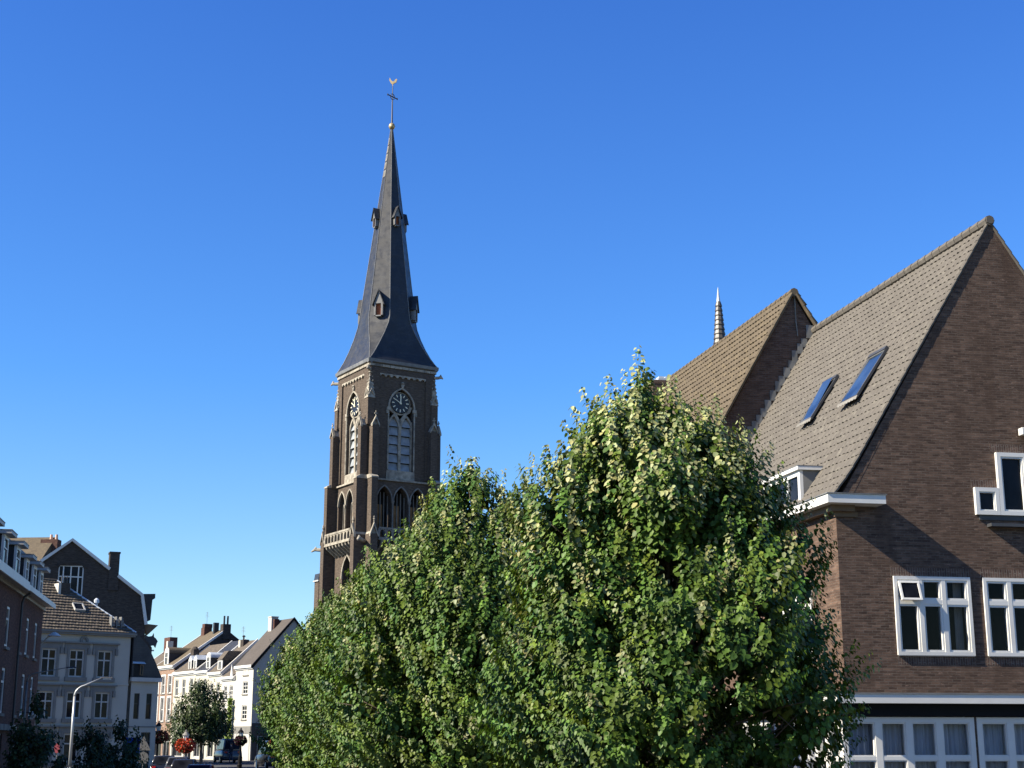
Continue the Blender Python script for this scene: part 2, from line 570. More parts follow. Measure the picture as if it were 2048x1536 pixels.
def uv_box(me):
    """UVs in metres: u along the horizontal of each face, v up its slope"""
    n = len(me.polygons)
    if not n:
        return
    uvl = me.uv_layers.new(name='UVMap')
    co = np.empty(len(me.vertices) * 3, np.float32)
    me.vertices.foreach_get('co', co)
    co = co.reshape(-1, 3)
    lv = np.empty(len(me.loops), np.int32)
    me.loops.foreach_get('vertex_index', lv)
    no = np.empty(n * 3, np.float32)
    me.polygons.foreach_get('normal', no)
    no = no.reshape(-1, 3)
    lt = np.empty(n, np.int32)
    me.polygons.foreach_get('loop_total', lt)
    pn = np.repeat(no, lt, axis=0)
    flat = np.abs(pn[:, 2]) > 0.995
    U = np.stack([-pn[:, 1], pn[:, 0], np.zeros(len(pn))], 1)
    U[flat] = (1, 0, 0)
    U /= np.maximum(1e-6, np.linalg.norm(U, axis=1))[:, None]
    V = np.cross(pn, U)
    P = co[lv]
    uv = np.stack([(P * U).sum(1), (P * V).sum(1)], 1).astype(np.float32)
    uvl.data.foreach_set('uv', uv.ravel())


def thing(name, label, cat, loc=(0, 0, 0), rz=0.0, group=None):
    o = bpy.data.objects.new(name, None)
    COL.objects.link(o)
    o.location = loc
    o.rotation_euler = (0, 0, R(rz))
    return tag(o, label, cat, group)


def tag(o, label, cat, group=None):
    o['label'] = label
    o['category'] = cat
    if group:
        o['group'] = group
    return o


def structure(o):
    o['kind'] = 'structure'
    return o


def copy_tree(o, parent=None):
    c = o.copy()
    COL.objects.link(c)
    c.parent = parent
    for ch in [k for k in bpy.data.objects if k.parent == o]:
        copy_tree(ch, c)
    return c


def skew_plan(root, k):
    """lean the plan of a building: its depth is not square to its front"""
    def rec(o, T):
        for ch in [c for c in bpy.data.objects if c.parent == o]:
            Tc = T @ ch.matrix_basis
            inv = Tc.inverted()
            for v in ch.data.vertices:
                p = Tc @ v.co
                p.x -= k * p.y
                v.co = inv @ p
            ch.data.update()
            rec(ch, Tc)
    rec(root, Matrix.Identity(4))


def RZ(deg, loc=(0, 0, 0)):
    return Matrix.Translation(loc) @ Matrix.Rotation(R(deg), 4, 'Z')


def rect(u0, u1, z0, z1):
    return [(u0, z0), (u1, z0), (u1, z1), (u0, z1)]


def window(parent, u0, u1, z0, z1, y=0.08, cols=(0.5,), rows=(), fw=0.07, mw=0.05, d=0.07, T=None,
           frame='white', glass='glass', name='window', tilt=0.010, sash=0.0, label=None, tw=None):
    tw = tw or mw
    """window part (frame with its bars) and one pane sub-part; cols / rows are fractions of the opening"""
    b = MB()
    b.box(u0, u1, y, y + d, z0, z0 + fw)
    b.box(u0, u1, y, y + d, z1 - fw, z1)
    b.box(u0, u0 + fw, y, y + d, z0 + fw, z1 - fw)
    b.box(u1 - fw, u1, y, y + d, z0 + fw, z1 - fw)
    a0, a1, c0, c1 = u0 + fw, u1 - fw, z0 + fw, z1 - fw
    xs = [a0] + [a0 + (a1 - a0) * c for c in cols] + [a1]
    zs = [c0] + [c0 + (c1 - c0) * r for r in rows] + [c1]
    for x in xs[1:-1]:
        b.box(x - mw / 2, x + mw / 2, y + 0.004, y + d - 0.004, c0, c1)
    for i in range(len(xs) - 1):
        l = xs[i] + (mw / 2 if i else 0)
        r = xs[i + 1] - (mw / 2 if i < len(xs) - 2 else 0)
        for z in zs[1:-1]:
            b.box(l, r, y + 0.008, y + d - 0.008, z - tw / 2, z + tw / 2)
        if sash:
            for j in range(len(zs) - 1):
                lo = zs[j] + (tw / 2 if j else 0)
                hi = zs[j + 1] - (tw / 2 if j < len(zs) - 2 else 0)
                s, y0, y1 = sash, y + 0.022, y + d - 0.012
                b.box(l, r, y0, y1, lo, lo + s)
                b.box(l, r, y0, y1, hi - s, hi)
                b.box(l, l + s, y0, y1, lo + s, hi - s)
                b.box(r - s, r, y0, y1, lo + s, hi - s)
    w = b.build(name, frame, parent, T=T)
    if label:
        w['label'] = label
    g = MB()
    rnd = random.Random(int((u0 * 31 + z0 * 17) * 100))
    for i in range(len(xs) - 1):
        for j in range(len(zs) - 1):
            t, s = rnd.uniform(-tilt, tilt), rnd.uniform(-tilt, tilt)
            yy = y + d * 0.55
            l, r, lo, hi = xs[i], xs[i + 1], zs[j], zs[j + 1]
            q = [(l, yy - t - s, lo), (r, yy + t - s, lo), (r, yy + t + s, hi), (l, yy - t + s, hi)]
            g.add(q, [(0, 1, 2, 3)])
    g.build('pane', glass, w)
    return w


def tiles(origin, U, V, Lu, Lv, tw=0.30, th=0.34, lift=0.035, roll=0.028, wob=0.008, seed=1):
    """overlapping courses of interlocking tiles; U along the eave, V up the slope"""
    rnd = random.Random(seed)
    origin, U, V = Vector(origin), Vector(U).normalized(), Vector(V).normalized()
    Nn = U.cross(V).normalized()
    b = MB()
    prof = [(0.0, 0.0), (0.10, 1.0), (0.24, 1.0), (0.36, 0.0), (0.68, -0.15)]
    nj = int(math.ceil(Lv / th))
    for j in range(nj):
        off = -0.5 * tw if j % 2 else 0.0
        xs = []
        i = 0
        while True:
            x = off + i * tw
            if x > Lu:
                break
            dz = rnd.uniform(-wob, wob)
            for a, h in prof:
                xs.append((x + a * tw, h * roll + dz))
            i += 1
        xs = [(min(max(a, 0), Lu), h) for a, h in xs]
        v0, v1 = j * th, min((j + 1) * th + 0.02, Lv)
        vs, fs = [], []
        for a, h in xs:
            base = origin + U * a
            vs.append(base + V * v0 + Nn * 0.0)
            vs.append(base + V * v0 + Nn * (lift + h))
            vs.append(base + V * v1 + Nn * (0.004 + h))
        for k in range(len(xs) - 1):
            p = k * 3
            fs.append((p, p + 3, p + 4, p + 1))
            fs.append((p + 1, p + 4, p + 5, p + 2))
        b.add(vs, fs)
    return b


def ridge_caps(p0, p1, r=0.12, step=0.38, m=0):
    b = MB()
    p0, p1 = Vector(p0), Vector(p1)
    d = (p1 - p0)
    L = d.length
    d.normalize()
    n = max(1, int(L / step))
    for i in range(n):
        a, c = p0 + d * (L * i / n), p0 + d * (L * (i + 1) / n + 0.03)
        b.tube([a, c], [r * 1.1, r * 0.94], 8, m)
    return b


# ------------------------------------------------------------------ ground
def ground_z(y):
    t = min(1, max(0, (y - 88) / 55))
    return -0.55 + 0.55 * (t * t * (3 - 2 * t))


def sheet(name, xs, ys, dz, m):
    b = MB()
    v = [(x, y, ground_z(y) + dz) for y in ys for x in xs]
    w = len(xs)
    f = [(j * w + i, j * w + i + 1, (j + 1) * w + i + 1, (j + 1) * w + i) for j in range(len(ys) - 1) for i in range(w - 1)]
    b.add(v, f)
    o = b.build(name, m)
    return structure(o)


ysg = [-60, 0, 40, 60, 80, 88] + [90 + 3 * i for i in range(20)] + [180, 260, 500, 1200, 2500]
sheet('ground', [-1500, -300, -80, -40, -20, 0, 20, 60, 300, 1500], ysg, -0.02, 'ground')


def ribbon(name, left, right, dz, m, h=0.0):
    """strip of road or pavement between two polylines in plan"""
    b = MB()
    v, f = [], []
    for (a, c) in zip(left, right):
        v.append((a[0], a[1], ground_z(a[1]) + dz))
        v.append((c[0], c[1], ground_z(c[1]) + dz))
    for i in range(len(left) - 1):
        f.append((2 * i, 2 * i + 1, 2 * i + 3, 2 * i + 2))
    b.add(v, f)
    if h:
        k = [(x, y, z - h) for x, y, z in v]
        n = len(v)
        for side in (0, 1):
            for i in range(len(left) - 1):
                p, q = v[2 * i + side], v[2 * i + 2 + side]
                p2, q2 = k[2 * i + side], k[2 * i + 2 + side]
                b.add([p, q, q2, p2], [(0, 1, 2, 3)])
    return structure(b.build(name, m))


def along(x0, y0, x1, y1, n):
    return [(x0 + (x1 - x0) * i / n, y0 + (y1 - y0) * i / n) for i in range(n + 1)]


ribbon('road', along(-16, 20, -30.5, 150, 30) + along(-33, 154, -56, 188, 8), along(-6, 20, -23.6, 150, 30) + along(-28.5, 154, -50, 188, 8), 0.0, 'asphalt')
ribbon('pavement', along(-6, 20, -23.5, 150, 30), along(9, 20, -14, 175, 30), 0.10, 'paving', 0.12)
ribbon('pavement', along(-23, 20, -33, 128, 30), along(-16, 20, -27.8, 128, 30), 0.10, 'paving', 0.12)
ribbon('kerb', along(-6.2, 20, -23.7, 150, 30), along(-6, 20, -23.5, 150, 30), 0.11, 'kerb', 0.13)


# ------------------------------------------------------------------ the near gable house (right)
GA = 10.0
GO = (8.102, 36.0)
def build_gable_house():
    t = thing('gable_house', 'near brown brick gable house with two skylights and white framed windows', 'house', (GO[0], GO[1], 0), GA)
    D = 11.0
    AP, AZ, EZ = 4.80, 15.24, 7.55
    W = 9.62
    # front gable with openings
    ops = [rect(1.41, 3.45, 3.89, 5.83), rect(3.80, 5.84, 3.89, 5.83), rect(3.75, 4.405, 7.43, 8.13), rect(4.415, 5.255, 7.43, 9.06), rect(5.265, 5.92, 7.43, 8.13),
           rect(6.2, 8.24, 3.89, 5.83)]
    gnd = [rect(0.02, 3.29, 0.35, 2.42), rect(3.35, 6.6, 0.35, 2.42)]
    b = MB()
    outer = [(0, -0.6), (W, -0.6), (W, EZ), (AP, AZ), (0, EZ)]
    b.holed(outer, ops + gnd, 0, 0.22)
    # side walls (left one has ground-floor windows and one upper window row)
    side = [(-D, -0.6), (0, -0.6), (0, EZ), (-D, EZ)]
    sops = [rect(-3.2, -0.35, 0.35, 2.42), rect(-7.4, -4.2, 0.35, 2.42), rect(-4.2, -1.6, 3.89, 5.83), rect(-8.6, -6.0, 3.89, 5.83)]
    b.holed(side, sops, 0, 0.22, T=RZ(-90))
    b.holed([(0, -0.6), (D, -0.6), (D, EZ), (0, EZ)], [], 0, 0.2, T=RZ(90, (W, 0, 0)))
    wall = b.build('wall', 'brick_gable', t)
    # dark rooms behind
    r = MB()
    r.box(0.3, W - 0.3, 1.6, 1.7, -0.5, EZ)
    r.add([(0.3, 0.3, 2.62), (W - 0.3, 0.3, 2.62), (W - 0.3, 1.6, 2.62), (0.3, 1.6, 2.62)], [(0, 1, 2, 3)])
    r.add([(0.3, 0.3, 6.4), (W - 0.3, 0.3, 6.4), (W - 0.3, 1.6, 6.4), (0.3, 1.6, 6.4)], [(0, 1, 2, 3)])
    r.box(1.6, W - 1.6, 1.6, 1.68, EZ, 9.4)
    r.build('interior', 'room', t)
    # upper windows, frames standing proud of the wall
    for u0, op in ((1.41, True), (3.80, False), (6.2, False)):
        w = window(t, u0, u0 + 2.04, 3.89, 5.83, -0.05, (0.325, 0.655), (0.69,), 0.085, 0.11, 0.15, glass='glass_clear', sash=0.05)
        if op:   # top-hung light standing open
            T = Matrix.Translation((0, -0.06, 5.70)) @ Matrix.Rotation(R(-17), 4, 'X')
            c = MB()
            x0, x1, h = u0 + 0.10, u0 + 0.64, 0.50
            c.box(x0, x1, -0.03, 0.02, -h, -h + 0.05)
            c.box(x0, x1, -0.03, 0.02, -0.05, 0)
            c.box(x0, x0 + 0.05, -0.03, 0.02, -h + 0.05, -0.05)
            c.box(x1 - 0.05, x1, -0.03, 0.02, -h + 0.05, -0.05)
            cs = c.build('open_sash', 'white', t, T=T)
            MB().add([(x0 + 0.05, -0.008, -h + 0.05), (x1 - 0.05, -0.008, -h + 0.05), (x1 - 0.05, -0.008, -0.05), (x0 + 0.05, -0.008, -0.05)], [(0, 1, 2, 3)]).build('pane', 'glass', cs)
        for a, c_, h in ((0.08, 0.24, 5.75), (1.74, 1.97, 5.75), (1.30, 1.40, 5.0)):
            cu = MB()
            kk = 14
            vv = []
            for i in range(kk + 1):
                x = u0 + a + (c_ - a) * i / kk
                yy = 0.32 + 0.03 * math.sin(i * 1.9)
                vv += [(x, yy, 3.95), (x + 0.02, yy, h)]
            cu.add(vv, [(2 * i, 2 * i + 2, 2 * i + 3, 2 * i + 1) for i in range(kk)])
            cu.build('curtain', 'drape', t, smooth=True)
        s = MB().box(u0 + 0.02, u0 + 2.02, -0.06, 0.04, 3.865, 3.888)
        s.build('window_sill', 'lead', t)
        MB().box(u0 - 0.06, u0 + 2.10, -0.003, 0.05, 5.834, 6.05).build('soldier_course', 'soldier', t)
        MB().box(u0 - 0.02, u0 + 2.06, -0.003, 0.05, 3.66, 3.862).build('soldier_course', 'soldier', t)
    # small square window, tall window, small square window of the attic
    for u0, u1, z0, z1 in ((3.75, 4.405, 7.43, 8.13), (4.415, 5.255, 7.43, 9.06), (5.265, 5.92, 7.43, 8.13)):
        window(t, u0, u1, z0, z1, -0.09, (), (), 0.105, 0.05, 0.18, glass='glass', sash=0.045 if u1 - u0 > 0.7 else 0.03)
    MB().box(3.85, 5.82, -0.04, 0.05, 7.30, 7.425).box(4.05, 5.62, -0.22, 0.0, 7.12, 7.20).build('attic_sill', ['dark_paint'], t)
    MB().box(4.30, 5.37, -0.003, 0.05, 9.062, 9.28).build('soldier_course', 'soldier', t)
    MB().box(3.70, 4.40, -0.003, 0.05, 8.135, 8.34).build('soldier_course', 'soldier', t)
    # ground-floor window bands with net curtains
    def band(u0, u1, T=None, n=4, sgn=1):
        wd_ = window(t, u0, u1, 0.4, 2.40, -0.03, tuple((i + 1) / n for i in range(n - 1)), (0.517,), 0.13, 0.17, 0.16, tw=0.09,
                     glass='glass_clear', T=T, sash=0.03)
        c = MB()
        k = int((u1 - u0) / 0.025)
        v = []
        for i in range(k + 1):
            x = u0 + 0.08 + (u1 - u0 - 0.16) * i / k
            yy = 0.30 + 0.060 * math.sin(x * 58 + 2.4 * math.sin(x * 6.3)) + 0.03 * math.sin(x * 21)
            v += [(x, yy, 0.4), (x, yy, 2.42)]
        c.add(v, [(2 * i, 2 * i + 2, 2 * i + 3, 2 * i + 1) for i in range(k)])
        c.build('curtain', 'curtain', t, T=T, smooth=True)
    band(-0.14, 3.285)
    band(3.355, 6.6)
    TS = RZ(-90)
    band(-3.2, -0.35, TS)
    band(-7.4, -4.2, TS)
    for a, c_ in ((-4.2, -1.6), (-8.6, -6.0)):
        window(t, a, c_, 3.89, 5.83, -0.05, (0.33, 0.67), (0.69,), 0.085, 0.11, 0.15, T=TS, sash=0.05)
    # white canopy band over the ground floor, brown soffit, black recess
    c = MB()
    c.box(-0.36, W + 0.36, -0.42, 0.0 - 0.003, 2.72, 2.93)
    c.box(-0.36, -0.003, 0.0, 9.0, 2.72, 2.93)
    c.build('canopy', 'white', t)
    MB().box(-0.37, W + 0.37, -0.44, -0.002, 2.932, 2.965).box(-0.38, -0.002, 0.0, 9.0, 2.932, 2.965).build('canopy_flashing', 'lead', t)
    MB().box(-0.12, W + 0.12, -0.14, -0.003, 2.425, 2.716).build('black_lintel', 'black', t)
    MB().box(-0.2, -0.003, 0.0, 8.6, 2.45, 2.716).build('side_lintel', 'soffit', t)
    # boxed gutter returning on to the gable
    g = MB()
    g.box(-0.42, 1.10, -0.50, -0.003, 7.56, 7.78)
    g.box(-0.42, -0.003, 0.0, D - 0.02, 7.56, 7.78)
    g.build('box_gutter', 'white', t)
    g = MB()
    g.box(-0.45, 1.13, -0.53, -0.002, 7.782, 7.806)
    g.box(-0.45, -0.04, 0.0, D - 0.02, 7.782, 7.806)
    g.build('gutter_lining', 'lead', t)
    g = MB()
    g.box(-0.20, 0.42, -0.20, -0.003, 7.40, 7.558)
    g.box(-0.20, -0.003, 0.0, D - 0.1, 7.40, 7.558)
    g.box(-0.06, 0.55, -0.06, -0.004, 7.28, 7.398)
    g.build('eaves_moulding', 'soffit', t)
    # tiled roof
    sl = Vector((AP - 0.05, 0, AZ + 0.15 - 7.75))
    L = sl.length
    sl.normalize()
    over = 0.022
    b = tiles((0.05, D, 7.72), (0, -1, 0), sl, D + over, L, 0.225, 0.28, 0.022, 0.017)
    # bell-cast foot
    v = np.array(b.v)
    rel = v[:, 2] - 7.72
    k = np.clip(1 - rel / 1.1, 0, 1) ** 2
    v[:, 0] -= k * 0.16
    b.v = [tuple(q) for q in v]
    b.build('roof', 'tile_grey', t)
    b2 = MB()
    th = 0.09
    b2.prism([(0.12, 7.70), (AP, AZ + 0.12), (W - 0.12, 7.70), (W - 0.3, 7.55), (AP, AZ - 0.05), (0.3, 7.55)], -0.004, D, 0)
    b2.build('roof_deck', 'brick_gable', t)
    sr = Vector((-(AP - 0.05), 0, AZ + 0.15 - 7.75)).normalized()
    tiles((W - 0.05, -over, 7.72), (0, 1, 0), sr, D + over, L, 0.225, 0.28, 0.022, 0.017).build('roof', 'tile_grey', t)
    # verge tiles: rounded edge down both slopes
    for s in (1, -1):
        x0 = 0.02 if s == 1 else W - 0.02
        vb = MB()
        n = 27
        for i in range(n):
            p = Vector((x0 + (AP - x0) * i / n, 0, 7.72 + (AZ + 0.13 - 7.72) * i / n))
            q = Vector((x0 + (AP - x0) * (i + 1.08) / n, 0, 7.72 + (AZ + 0.13 - 7.72) * (i + 1.08) / n))
            kk = max(0, 1 - (p.z - 7.72) / 1.1) ** 2 * 0.16 * s
            kq = max(0, 1 - (q.z - 7.72) / 1.1) ** 2 * 0.16 * s
            nn = Vector((-sl.z * s, 0, sl.x)).normalized()
            p += nn * 0.035
            q += nn * 0.02
            vb.tube([(p.x - kk, -over + 0.02, p.z), (q.x - kq, -over + 0.02, q.z)], [0.05, 0.042], 7)
        vb.build('verge', 'tile_grey', t)
    ridge_caps((AP, -over - 0.03, AZ + 0.19), (AP, D, AZ + 0.19), 0.13, 0.40).build('ridge', 'tile_grey', t)
    MB().tube([(AP, -over - 0.06, AZ + 0.2), (AP, 0.1, AZ + 0.2)], 0.115, 10).build('ridge_end', 'tile_grey', t)
    # skylights lying in the left slope
    ang = math.atan2(sl.z, sl.x)
    def on_roof(x, y):
        z = 7.72 + (x - 0.05) * sl.z / sl.x
        X = Vector((0, -1, 0))
        Y = Vector(sl)
        Z = X.cross(Y)
        m4 = Matrix((X, Y, Z)).transposed().to_4x4()
        return Matrix.Translation((x, y, z)) @ m4
    for (x, y, w_, h_) in ((2.05, 6.14, 0.80, 1.66), (2.04, 3.38, 1.02, 1.78)):
        T = on_roof(x, y) @ Matrix.Translation((0, 0, 0.09)) @ Matrix.Rotation(R(-2.5), 4, 'X')
        f = MB()
        f.box(0, w_, 0, 0.055, 0.02, 0.085)
        f.box(0, w_, h_ - 0.12, h_, 0.02, 0.11)
        f.box(0, 0.055, 0.055, h_ - 0.12, 0.02, 0.085)
        f.box(w_ - 0.055, w_, 0.055, h_ - 0.12, 0.02, 0.085)
        s = f.build('skylight', 'dark_paint', t, T=T)
        fr = MB()
        fr.box(0.055, w_ - 0.055, 0.055, 0.085, 0.03, 0.08).box(0.055, w_ - 0.055, h_ - 0.15, h_ - 0.12, 0.03, 0.08)
        fr.box(0.055, 0.085, 0.085, h_ - 0.15, 0.03, 0.08).box(w_ - 0.085, w_ - 0.055, 0.085, h_ - 0.15, 0.03, 0.08)
        fr.build('sash', 'lead', s)
        zb, zt_ = (0.055, 0.16) if w_ < 0.9 else (0.085, 0.06)     # narrow pane's tilt is added so it mirrors the sky
        MB().add([(0.07, 0.07, zb), (w_ - 0.07, 0.07, zb), (w_ - 0.07, h_ - 0.13, zt_), (0.07, h_ - 0.13, zt_)], [(0, 1, 2, 3)]).build('pane', 'glass_sky', s)
        ap = MB()
        n = 14
        for i in range(n):
            a, c_ = -0.1 + (w_ + 0.2) * i / n, -0.1 + (w_ + 0.2) * (i + 1) / n
            e = 0.10 + 0.025 * (i % 2)
            ap.add([(a, -e, 0.075), (c_, -e, 0.075), (c_, 0.0, 0.095), (a, 0.0, 0.095)], [(0, 1, 2, 3)])
        ap.build('flashing', 'stone_dark', s)
    # flat-roofed dormer
    d = MB()
    d.prism([(0.30, 7.9), (0.30, 8.92), (0.95, 8.92)], 2.46, 4.9)
    dm = d.build('dormer', 'grey_trim', t)
    window(t, -4.9, -2.46, 7.80, 8.92, 0.0, (0.33, 0.67), (), 0.14, 0.10, 0.095, T=RZ(-90, (0.20, 0, 0)), name='dormer_window')
    MB().box(0.12, 1.02, 2.38, 4.98, 8.922, 9.02).build('dormer_roof', 'white', dm)
    MB().box(0.11, 1.03, 2.37, 4.99, 9.022, 9.04).build('dormer_lead', 'lead', dm)
    # stepped lead soakers where this roof meets the rear gable
    st = MB()
    rs = random.Random(4)
    for i in range(26):
        f_ = (i + rs.uniform(-0.15, 0.15)) / 26
        x = 0.3 + (AP - 0.3) * f_
        z = 7.72 + (x - 0.05) * sl.z / sl.x
        st.box(x - 0.12, x + rs.uniform(0.05, 0.14), D - 0.03 - 0.002 * (i % 3), D - 0.008, z + 0.05, z + rs.uniform(0.34, 0.52))
    st.build('step_flashing', 'lead', t)
    skew_plan(t, 0.058)
    return t


build_gable_house()

# white lamp box on the gable
wl = thing('wall_lamp', 'small white box lamp fixed high on the near brown brick gable', 'lamp', (0, 0, 0))
wl.matrix_world = RZ(GA, (GO[0], GO[1], 0)) @ Matrix.Translation((5.20, -0.02, 9.52))
MB().box(-0.09, 0.25, -0.22, -0.02, 0.0, 0.19).build('housing', 'white', wl, bevel=0.012)
MB().box(0.02, 0.14, -0.02, 0.02, 0.04, 0.15).build('bracket', 'lead', wl)


# ------------------------------------------------------------------ rear gable house
def build_rear_house():
    c = RZ(GA, (GO[0], GO[1], 0)) @ Vector((0, 11.0, 0))
    t = thing('gable_house', 'rear brick gable house with ochre tile roof, rising behind the skylight roof', 'house', c, GA)
    AP, AZ = 3.46, 16.6
    x0, x1, EZ = -1.95, 9.0, 7.3
    D = 12.3
    MB().holed([(x0, -0.6), (x1, -0.6), (x1, EZ), (AP, AZ), (x0, EZ)], [], 0, 0.1).build('wall', 'brick_rear', t)
    MB().box(x0 + 0.001, x1 - 0.001, 0.05, D, -0.6, EZ - 0.1).build('side_wall', 'brick_rear', t)
    sl = Vector((AP - x0, 0, AZ + 0.1 - EZ))
    L = sl.length
    sl.normalize()
    b = tiles((x0 - 0.12, D, EZ - 0.05), (0, -1, 0), sl, D + 0.16, L + 0.1, 0.25, 0.33, 0.045, 0.022, seed=5)
    b.build('roof', 'tile_tan', t)
    sr = Vector((AP - x1, 0, AZ + 0.1 - EZ))
    Lr = sr.length
    tiles((x1 + 0.12, -0.16, EZ - 0.05), (0, 1, 0), sr, D + 0.16, Lr + 0.1, 0.27, 0.36, 0.055, 0.035, seed=6).build('roof', 'tile_tan', t)
    MB().prism([(x0 + 0.05, EZ - 0.08), (AP, AZ + 0.08), (x1 - 0.05, EZ - 0.08), (x1 - 0.4, EZ - 0.2), (AP, AZ - 0.1), (x0 + 0.4, EZ - 0.2)], -0.004, D).build('roof_deck', 'brick_rear', t)
    ridge_caps((AP, -0.16, AZ + 0.12), (AP, D, AZ + 0.12), 0.14, 0.42).build('ridge', 'tile_tan', t)
    for s, xe in ((1, x0), (-1, x1)):
        vb = MB()
        n = 24
        for i in range(n):
            a = Vector((xe - 0.1 * s + (AP - xe) * i / n, -0.13, EZ + (AZ - EZ) * i / n + 0.06))
            q = Vector((xe - 0.1 * s + (AP - xe) * (i + 1.1) / n, -0.13, EZ + (AZ - EZ) * (i + 1.1) / n + 0.04))
            vb.tube([a, q], [0.075, 0.062], 7)
        vb.build('verge', 'tile_tan', t)
    MB().tube([(AP + 0.05, -0.04, AZ - 0.02), (AP + 0.06, -0.04, AZ - 0.9), (AP + 0.10, -0.04, AZ - 1.4)], 0.022, 6).build('cable', 'grey_trim', t)
    # chimney on the far left of the ridge with two grey flue caps
    ch = MB().box(2.62, 3.5, 12.35, 13.4, 6.0, 16.5).box(2.56, 3.56, 12.33, 13.46, 16.502, 16.66).build('chimney', 'brick_rear', t)
    MB().box(2.9, 3.52, 12.4, 13.2, 16.662, 16.76).box(2.96, 3.18, 12.5, 13.1, 16.762, 16.86).box(3.24, 3.46, 12.5, 13.1, 16.762, 16.86).build('flue_cap', 'zinc', ch)
    skew_plan(t, 0.058)
    return t


build_rear_house()

# ------------------------------------------------------------------ scaled spirelet behind the rear house
tu = thing('turret', 'thin pointed spirelet with scale slates peeping over the ochre roof', 'spire', (17.85, 120, 0))
MB().lathe([(1.1, -0.6), (1.1, 31.0), (1.25, 31.2)], 12).build('turret_wall', 'brick_tower', tu)
sp = MB()
zz, n = 31.2, 18
for i in range(n):
    z0, z1 = 31.2 + i * 0.42, 31.2 + (i + 1) * 0.42 + 0.03
    r0 = 0.78 * (1 - (z0 - 31.2) / 9.6) ** 0.9
    r1 = 0.78 * (1 - (z1 - 31.2) / 9.6) ** 0.9
    sp.lathe([(r0 + 0.07, z0), (r0 + 0.075, z0 + 0.08), (r1, z1)], 10)
sp.build('spirelet', 'slate_turret', tu)
MB().lathe([(0.19, 38.7), (0.12, 39.2), (0.05, 39.9), (0.0, 40.15)], 8).build('lead_tip', 'zinc', tu)


# ------------------------------------------------------------------ church
def arch(cx, w, zs, za, n=10, base=None):
    """pointed arch outline, optionally down to a base line"""
    h = za - zs
    a = w / 2
    r = (a * a + h * h) / (2 * a)
    pts = []
    t_end = math.asin(min(1, h / r))
    left, right = [], []
    for i in range(n + 1):
        t = t_end * i / n
        right.append((cx + a - r + r * math.cos(t), zs + r * math.sin(t)))
    left = [(2 * cx - x, z) for x, z in right]
    pts = right + left[::-1][1:]
    if base is not None:
        pts = [(cx - a, base), (cx + a, base)] + pts
    return pts


def band_along(pts, w, y0, y1, b, m=0, T=None):
    """flat bar of width w following a polyline in x,z"""
    P = [Vector((x, z)) for x, z in pts]
    n = len(P)
    L, Rr = [], []
    for i in range(n):
        d = (P[min(i + 1, n - 1)] - P[max(i - 1, 0)]).normalized()
        nn = Vector((-d.y, d.x))
        L.append(P[i] + nn * w / 2)
        Rr.append(P[i] - nn * w / 2)
    v = []
    for i in range(n):
        v += [(L[i].x, y0, L[i].y), (Rr[i].x, y0, Rr[i].y), (L[i].x, y1, L[i].y), (Rr[i].x, y1, Rr[i].y)]
    f = []
    for i in range(n - 1):
        a, c = 4 * i, 4 * i + 4
        f += [(a, a + 1, c + 1, c), (a + 2, c + 2, c + 3, a + 3), (a, c, c + 2, a + 2), (a + 1, a + 3, c + 3, c + 1)]
    f += [(0, 2, 3, 1), (4 * n - 4, 4 * n - 3, 4 * n - 1, 4 * n - 2)]
    b.add(v, f, m, T)


